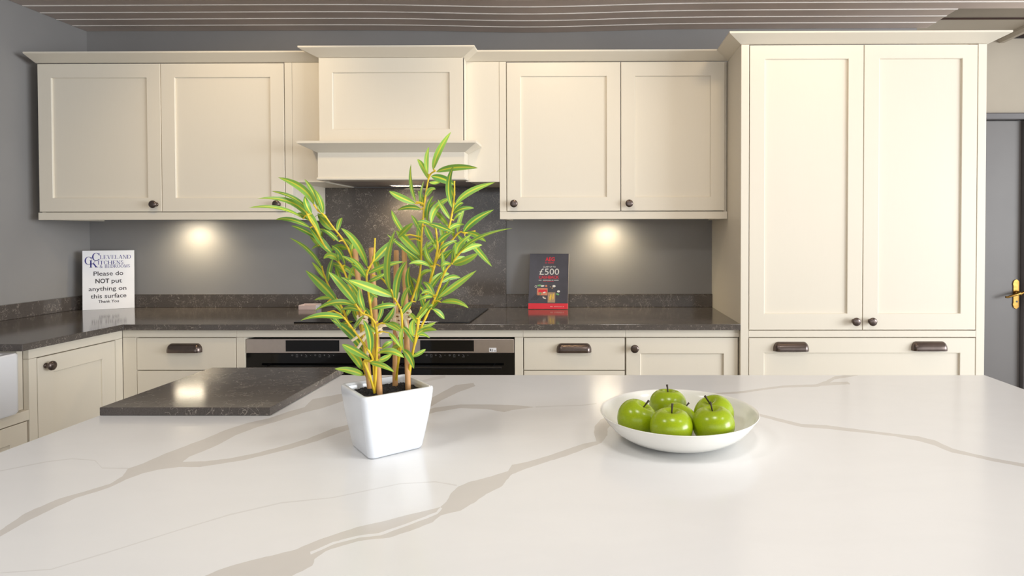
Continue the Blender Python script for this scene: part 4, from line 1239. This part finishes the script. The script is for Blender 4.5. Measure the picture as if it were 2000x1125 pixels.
def serif_glyph(ch):
    """seriffed capitals from thick and thin strokes in a unit-high box: (width, polygons)"""
    T, t, s = 0.16, 0.065, 0.05
    R = lambda a, b, c, d: [(a, b), (c, b), (c, d), (a, d)]
    def stem(x, z0=0, z1=1): return [R(x, z0, x + T, z1)] + [R(x - 0.07, z, x + T + 0.07, z + s) for z in (0, 1 - s) if z0 <= z <= z1]
    def arc(cx, cz, rx, rz, a0, a1, wt, wn, n=18):
        out = []
        for i in range(n):
            q = []
            for k in (i, i + 1):
                a = math.radians(a0 + (a1 - a0) * k / n); w = wn + (wt - wn) * abs(math.cos(a)) ** 1.5
                q.append(((cx + rx * math.cos(a), cz + rz * math.sin(a)), (cx + (rx - w) * math.cos(a), cz + (rz - w * 0.8) * math.sin(a))))
            out.append([q[0][0], q[1][0], q[1][1], q[0][1]])
        return out
    D = lambda x0, x1, z0, z1, w: [[(x0, z0), (x0 + w, z0), (x1 + w, z1), (x1, z1)]]
    if ch == 'C': return 0.92, arc(0.48, 0.5, 0.46, 0.53, 42, 318, T, t) + [R(0.80, 0.66, 0.86, 0.98), R(0.80, 0.04, 0.85, 0.22)]
    if ch == 'L': return 0.78, stem(0.08) + [R(0.08, 0, 0.72, s), R(0.67, 0, 0.73, 0.28)]
    if ch == 'E': return 0.80, stem(0.08) + [R(0.08, 0, 0.72, s), R(0.67, 0, 0.73, 0.25), R(0.08, 1 - s, 0.68, 1), R(0.63, 0.78, 0.69, 1), R(0.2, 0.48, 0.52, 0.48 + s), R(0.48, 0.38, 0.53, 0.64)]
    if ch == 'V': return 0.98, D(0.42, 0.08, 0, 1, T) + D(0.47, 0.82, 0, 1, t) + [R(0.0, 1 - s, 0.34, 1), R(0.70, 1 - s, 0.98, 1)]
    if ch == 'A': return 0.98, D(0.12, 0.47, 0, 1, t) + D(0.74, 0.42, 0, 1, T) + [R(0.0, 0, 0.30, s), R(0.64, 0, 0.98, s), R(0.24, 0.32, 0.76, 0.32 + s)]
    if ch == 'N': return 1.0, [R(0.14, 0, 0.14 + t, 1), R(0.82, 0, 0.82 + t, 1)] + D(0.72, 0.10, 0, 1, T) + [R(0.02, 0, 0.32, s), R(0.0, 1 - s, 0.25, 1), R(0.70, 1 - s, 1.0, 1)]
    if ch == 'D': return 0.98, stem(0.10) + arc(0.42, 0.5, 0.52, 0.5, -90, 90, T, t) + [R(0.1, 0, 0.44, s), R(0.1, 1 - s, 0.44, 1)]
    if ch == 'K': return 1.0, stem(0.10) + D(0.24, 0.76, 0.42, 1, t) + D(0.74, 0.36, 0, 0.58, T * 1.15) + [R(0.62, 1 - s, 0.98, 1), R(0.64, 0, 1.02, s)]
    if ch == 'I': return 0.44, stem(0.13)
    if ch == 'T': return 0.86, stem(0.35) + [R(0.02, 1 - s, 0.84, 1), R(0.02, 0.74, 0.07, 1), R(0.79, 0.74, 0.84, 1)]
    if ch == 'H': return 1.06, stem(0.10) + stem(0.78) + [R(0.2, 0.48, 0.85, 0.48 + s)]
    if ch == 'S': return 0.70, arc(0.34, 0.745, 0.27, 0.27, 40, 255, T, t) + arc(0.34, 0.265, 0.29, 0.285, -140, 85, T, t) + [R(0.53, 0.72, 0.58, 0.98), R(0.06, 0.02, 0.11, 0.28)]
    if ch == 'B': return 0.84, stem(0.10) + arc(0.40, 0.75, 0.32, 0.25, -90, 90, T, t) + arc(0.40, 0.26, 0.38, 0.27, -90, 90, T, t) + [R(0.1, 0, 0.42, s), R(0.1, 1 - s, 0.42, 1), R(0.1, 0.49, 0.42, 0.49 + s)]
    if ch == 'R': return 0.94, stem(0.10) + arc(0.40, 0.74, 0.34, 0.26, -90, 90, T, t) + [R(0.1, 1 - s, 0.42, 1), R(0.1, 0.48, 0.42, 0.48 + s), R(0.70, 0, 0.98, s)] + D(0.72, 0.36, 0, 0.5, T)
    if ch == 'O': return 1.02, arc(0.5, 0.5, 0.49, 0.52, 0, 360, T, t, 28)
    if ch == 'M': return 1.18, [R(0.14, 0, 0.14 + t, 1), R(0.88, 0, 0.88 + T, 1)] + D(0.50, 0.10, 0, 1, T) + D(0.54, 0.90, 0, 1, t) + [R(0.02, 0, 0.32, s), R(0.0, 1 - s, 0.22, 1), R(0.80, 0, 1.14, s), R(0.92, 1 - s, 1.16, 1)]
    if ch == '&': return 1.0, arc(0.36, 0.77, 0.22, 0.23, 0, 360, 0.11, t) + arc(0.38, 0.27, 0.34, 0.29, 100, 330, T, t) + D(0.76, 0.22, 0.0, 0.72, T) + D(0.62, 0.80, 0.10, 0.55, t) + [R(0.68, 0.52, 0.96, 0.52 + s)]
    return 0.45, []

def serif_mb(txt, x0, x1, z0, z1, y):
    glyphs = [serif_glyph(c) for c in txt]; gap = 0.06
    W = sum(g[0] + gap for g in glyphs) - gap
    mb = MB(); x = 0
    for w, polys in glyphs:
        for p in polys:
            mb.add([(x0 + (x + a) / W * (x1 - x0), y, z0 + b * (z1 - z0)) for a, b in p], [tuple(range(len(p)))])
        x += w + gap
    return mb

# ================================================================== notice board in the corner
def notice():
    w, h = 0.2187, 0.312
    root = tag(empty('notice_board', (-2.655, -0.145, 0.9103), math.radians(30.2)), 'white notice board with blue and black lettering leaning in the worktop corner', 'sign')
    root.rotation_euler = (-0.05, 0, math.radians(30.2))
    b = MB().box(0, w, 0, 0.005, 0, h, 0.0004).build('board', M['white'], root)
    y = -0.0004
    fx = lambda px: (px - 190) / 770 * w
    fz = lambda py: h - (py - 115) / 882 * h
    def ser(t, xa, xb, za, zb): serif_mb(t, fx(xa), fx(xb), fz(zb), fz(za), y).build('lettering', M['navy'], b)
    def sans(t, xa, xb, top, base, bold=0.007): text_mb(t, fx(xa), fx(xb), fz(base), fz(top), y, bold, 'cap').build('lettering', M['ink'], b)
    ser('C', 328, 448, 152, 266)
    ser('LEVELAND', 446, 912, 186, 243)
    ser('C', 220, 335, 208, 320)
    ser('K', 290, 418, 258, 366)
    ser('ITCHENS', 412, 798, 268, 324)
    ser('& BEDROOMS', 440, 898, 330, 376)
    sans('Please do', 352, 792, 424, 490)
    sans('NOT', 378, 582, 536, 602, 0.022)
    sans('put', 616, 772, 536, 602)
    sans('anything on', 280, 838, 652, 716)
    sans('this surface', 310, 838, 762, 828)
    sans('Thank You', 420, 724, 855, 898, 0.016)
notice()

# ================================================================== brochure pad
def brochure():
    w, h, th = 0.209, 0.297, 0.010
    root = tag(empty('brochure_pad', (-0.3255, -0.112, 0.9125)), 'dark brochure pad with red band and white price leaning against the wall', 'brochure')
    root.rotation_euler = (-0.25, 0, math.radians(-2.5))
    b = MB().box(0, w, 0.0006, th, 0, h, 0.0003).build('pages', M['paper'], root)
    c = MB().box(0, w, -0.0002, 0.0006, 0, h).build('cover', M['cover'], root)
    y = -0.0006
    fx = lambda px: (px - 258) / 590 * w
    fz = lambda py: h - (py - 182) / 812 * h
    q = lambda mb, mat, nm='print': mb.build(nm, mat, c)
    R = lambda xa, xb, ya, yb, yy=y: MB().add([(fx(xa), yy, fz(yb)), (fx(xb), yy, fz(yb)), (fx(xb), yy, fz(ya)), (fx(xa), yy, fz(ya))], [(0, 1, 2, 3)])
    q(R(258, 848, 912, 994), M['red'], 'band')
    q(text_mb('AEG', fx(492), fx(636), fz(292), fz(234), y, 0.03, 'cap'), M['red'], 'lettering')
    q(text_mb('CLAIM UP TO', fx(462), fx(652), fz(388), fz(364), y, 0, 'cap'), M['pale'], 'lettering')
    q(text_mb('£500', fx(410), fx(706), fz(494), fz(400), y, 0, 'cap'), M['pale'], 'lettering')
    q(text_mb('CASHBACK', fx(402), fx(706), fz(551), fz(508), y, 0.02, 'cap'), M['red'], 'lettering')
    # lines too small to read stay plain bars
    def bars(x0, x1, za, zb, n, mat):
        mb = MB(); random.seed(3); st = (x1 - x0) / n
        for i in range(n):
            a = x0 + i * st
            if random.random() < 0.15: continue
            mb.add([(fx(a), y, fz(zb)), (fx(a + st * 0.72), y, fz(zb)), (fx(a + st * 0.72), y, fz(za)), (fx(a), y, fz(za))], [(0, 1, 2, 3)])
        q(mb, mat, 'fine_print')
    bars(488, 632, 312, 326, 22, M['red']); bars(402, 704, 571, 580, 34, M['pale']); bars(474, 630, 590, 597, 20, M['red']); bars(585, 790, 955, 962, 24, M['pale'])
    def blob(cx, cz, rx, rz, mat, yy=y, ang=0.0, n=14):
        V = []
        for i in range(n):
            a = 2 * PI * i / n; u, v = rx * math.cos(a), rz * math.sin(a)
            V.append((fx(cx + u * math.cos(ang) - v * math.sin(ang)), yy, fz(cz - u * math.sin(ang) - v * math.cos(ang))))
        q(MB().add(V, [tuple(range(n))]), mat, 'picture')
    blob(362, 668, 17, 17, M['pale']); blob(362, 668, 11, 11, M['ink'], y - 0.0002)
    blob(415, 652, 34, 13, M['green_print'], y, 0.1); blob(462, 660, 28, 12, M['pale'], y - 0.0002, 0.1)
    blob(518, 660, 16, 15, M['orange_print']); blob(634, 662, 24, 17, M['pale']); blob(610, 690, 12, 8, M['tan_print'], y, 0.5); blob(580, 672, 10, 7, M['tan_print'])
    q(R(382, 540, 692, 796), M['orange_print'], 'picture'); q(R(402, 530, 712, 752, y - 0.0002), M['red'], 'picture')
    blob(432, 768, 12, 14, M['green_print'], y - 0.0004); blob(490, 755, 22, 10, M['pale'], y - 0.0004, 0.3)
    q(R(544, 656, 752, 902), M['tan_print'], 'picture'); blob(585, 825, 16, 50, M['yellow_print'], y - 0.0002, -0.15); blob(625, 815, 13, 48, M['yellow_print'], y - 0.0002, -0.1)
    blob(704, 738, 22, 16, M['pale']); blob(690, 780, 26, 12, M['green_print'], y, -0.3); blob(492, 832, 30, 12, M['pale'], y, -0.5); blob(498, 828, 20, 7, M['tan_print'], y - 0.0002, -0.5)
    for i in range(4):
        a = 290 + i * 24
        q(MB().add([(fx(a), y, fz(862)), (fx(a + 6), y, fz(866)), (fx(a + 82), y, fz(782)), (fx(a + 76), y, fz(778))], [(0, 1, 2, 3)]), M['ink'], 'picture')
brochure()

# ================================================================== small card tray by the hob
def tray():
    T = Thing('card_tray', (-1.486, -0.09, 0.9105), 'small pale pink card tray on the worktop at the back left of the hob', 'tray')
    x0, x1, y0, y1, z0 = -1.531, -1.440, -0.125, -0.060, 0.9105
    t = MB().box(x0, x1, y0, y1, z0, z0 + 0.002).box(x0, x1, y0, y0 + 0.002, z0 + 0.002, z0 + 0.022).box(x0, x1, y1 - 0.002, y1, z0 + 0.002, z0 + 0.026)
    T.part('holder', t.box(x0, x0 + 0.002, y0 + 0.002, y1 - 0.002, z0 + 0.002, z0 + 0.024), M['pinkcard'])
    T.part('clear_end', MB().box(x1 - 0.002, x1, y0 + 0.002, y1 - 0.002, z0 + 0.002, z0 + 0.024, 0.0004), M['acrylic'])
    T.part('cards', MB().box(x0 + 0.004, x1 - 0.004, y0 + 0.004, y1 - 0.004, z0 + 0.0022, z0 + 0.014, 0.0004), M['white'])
tray()
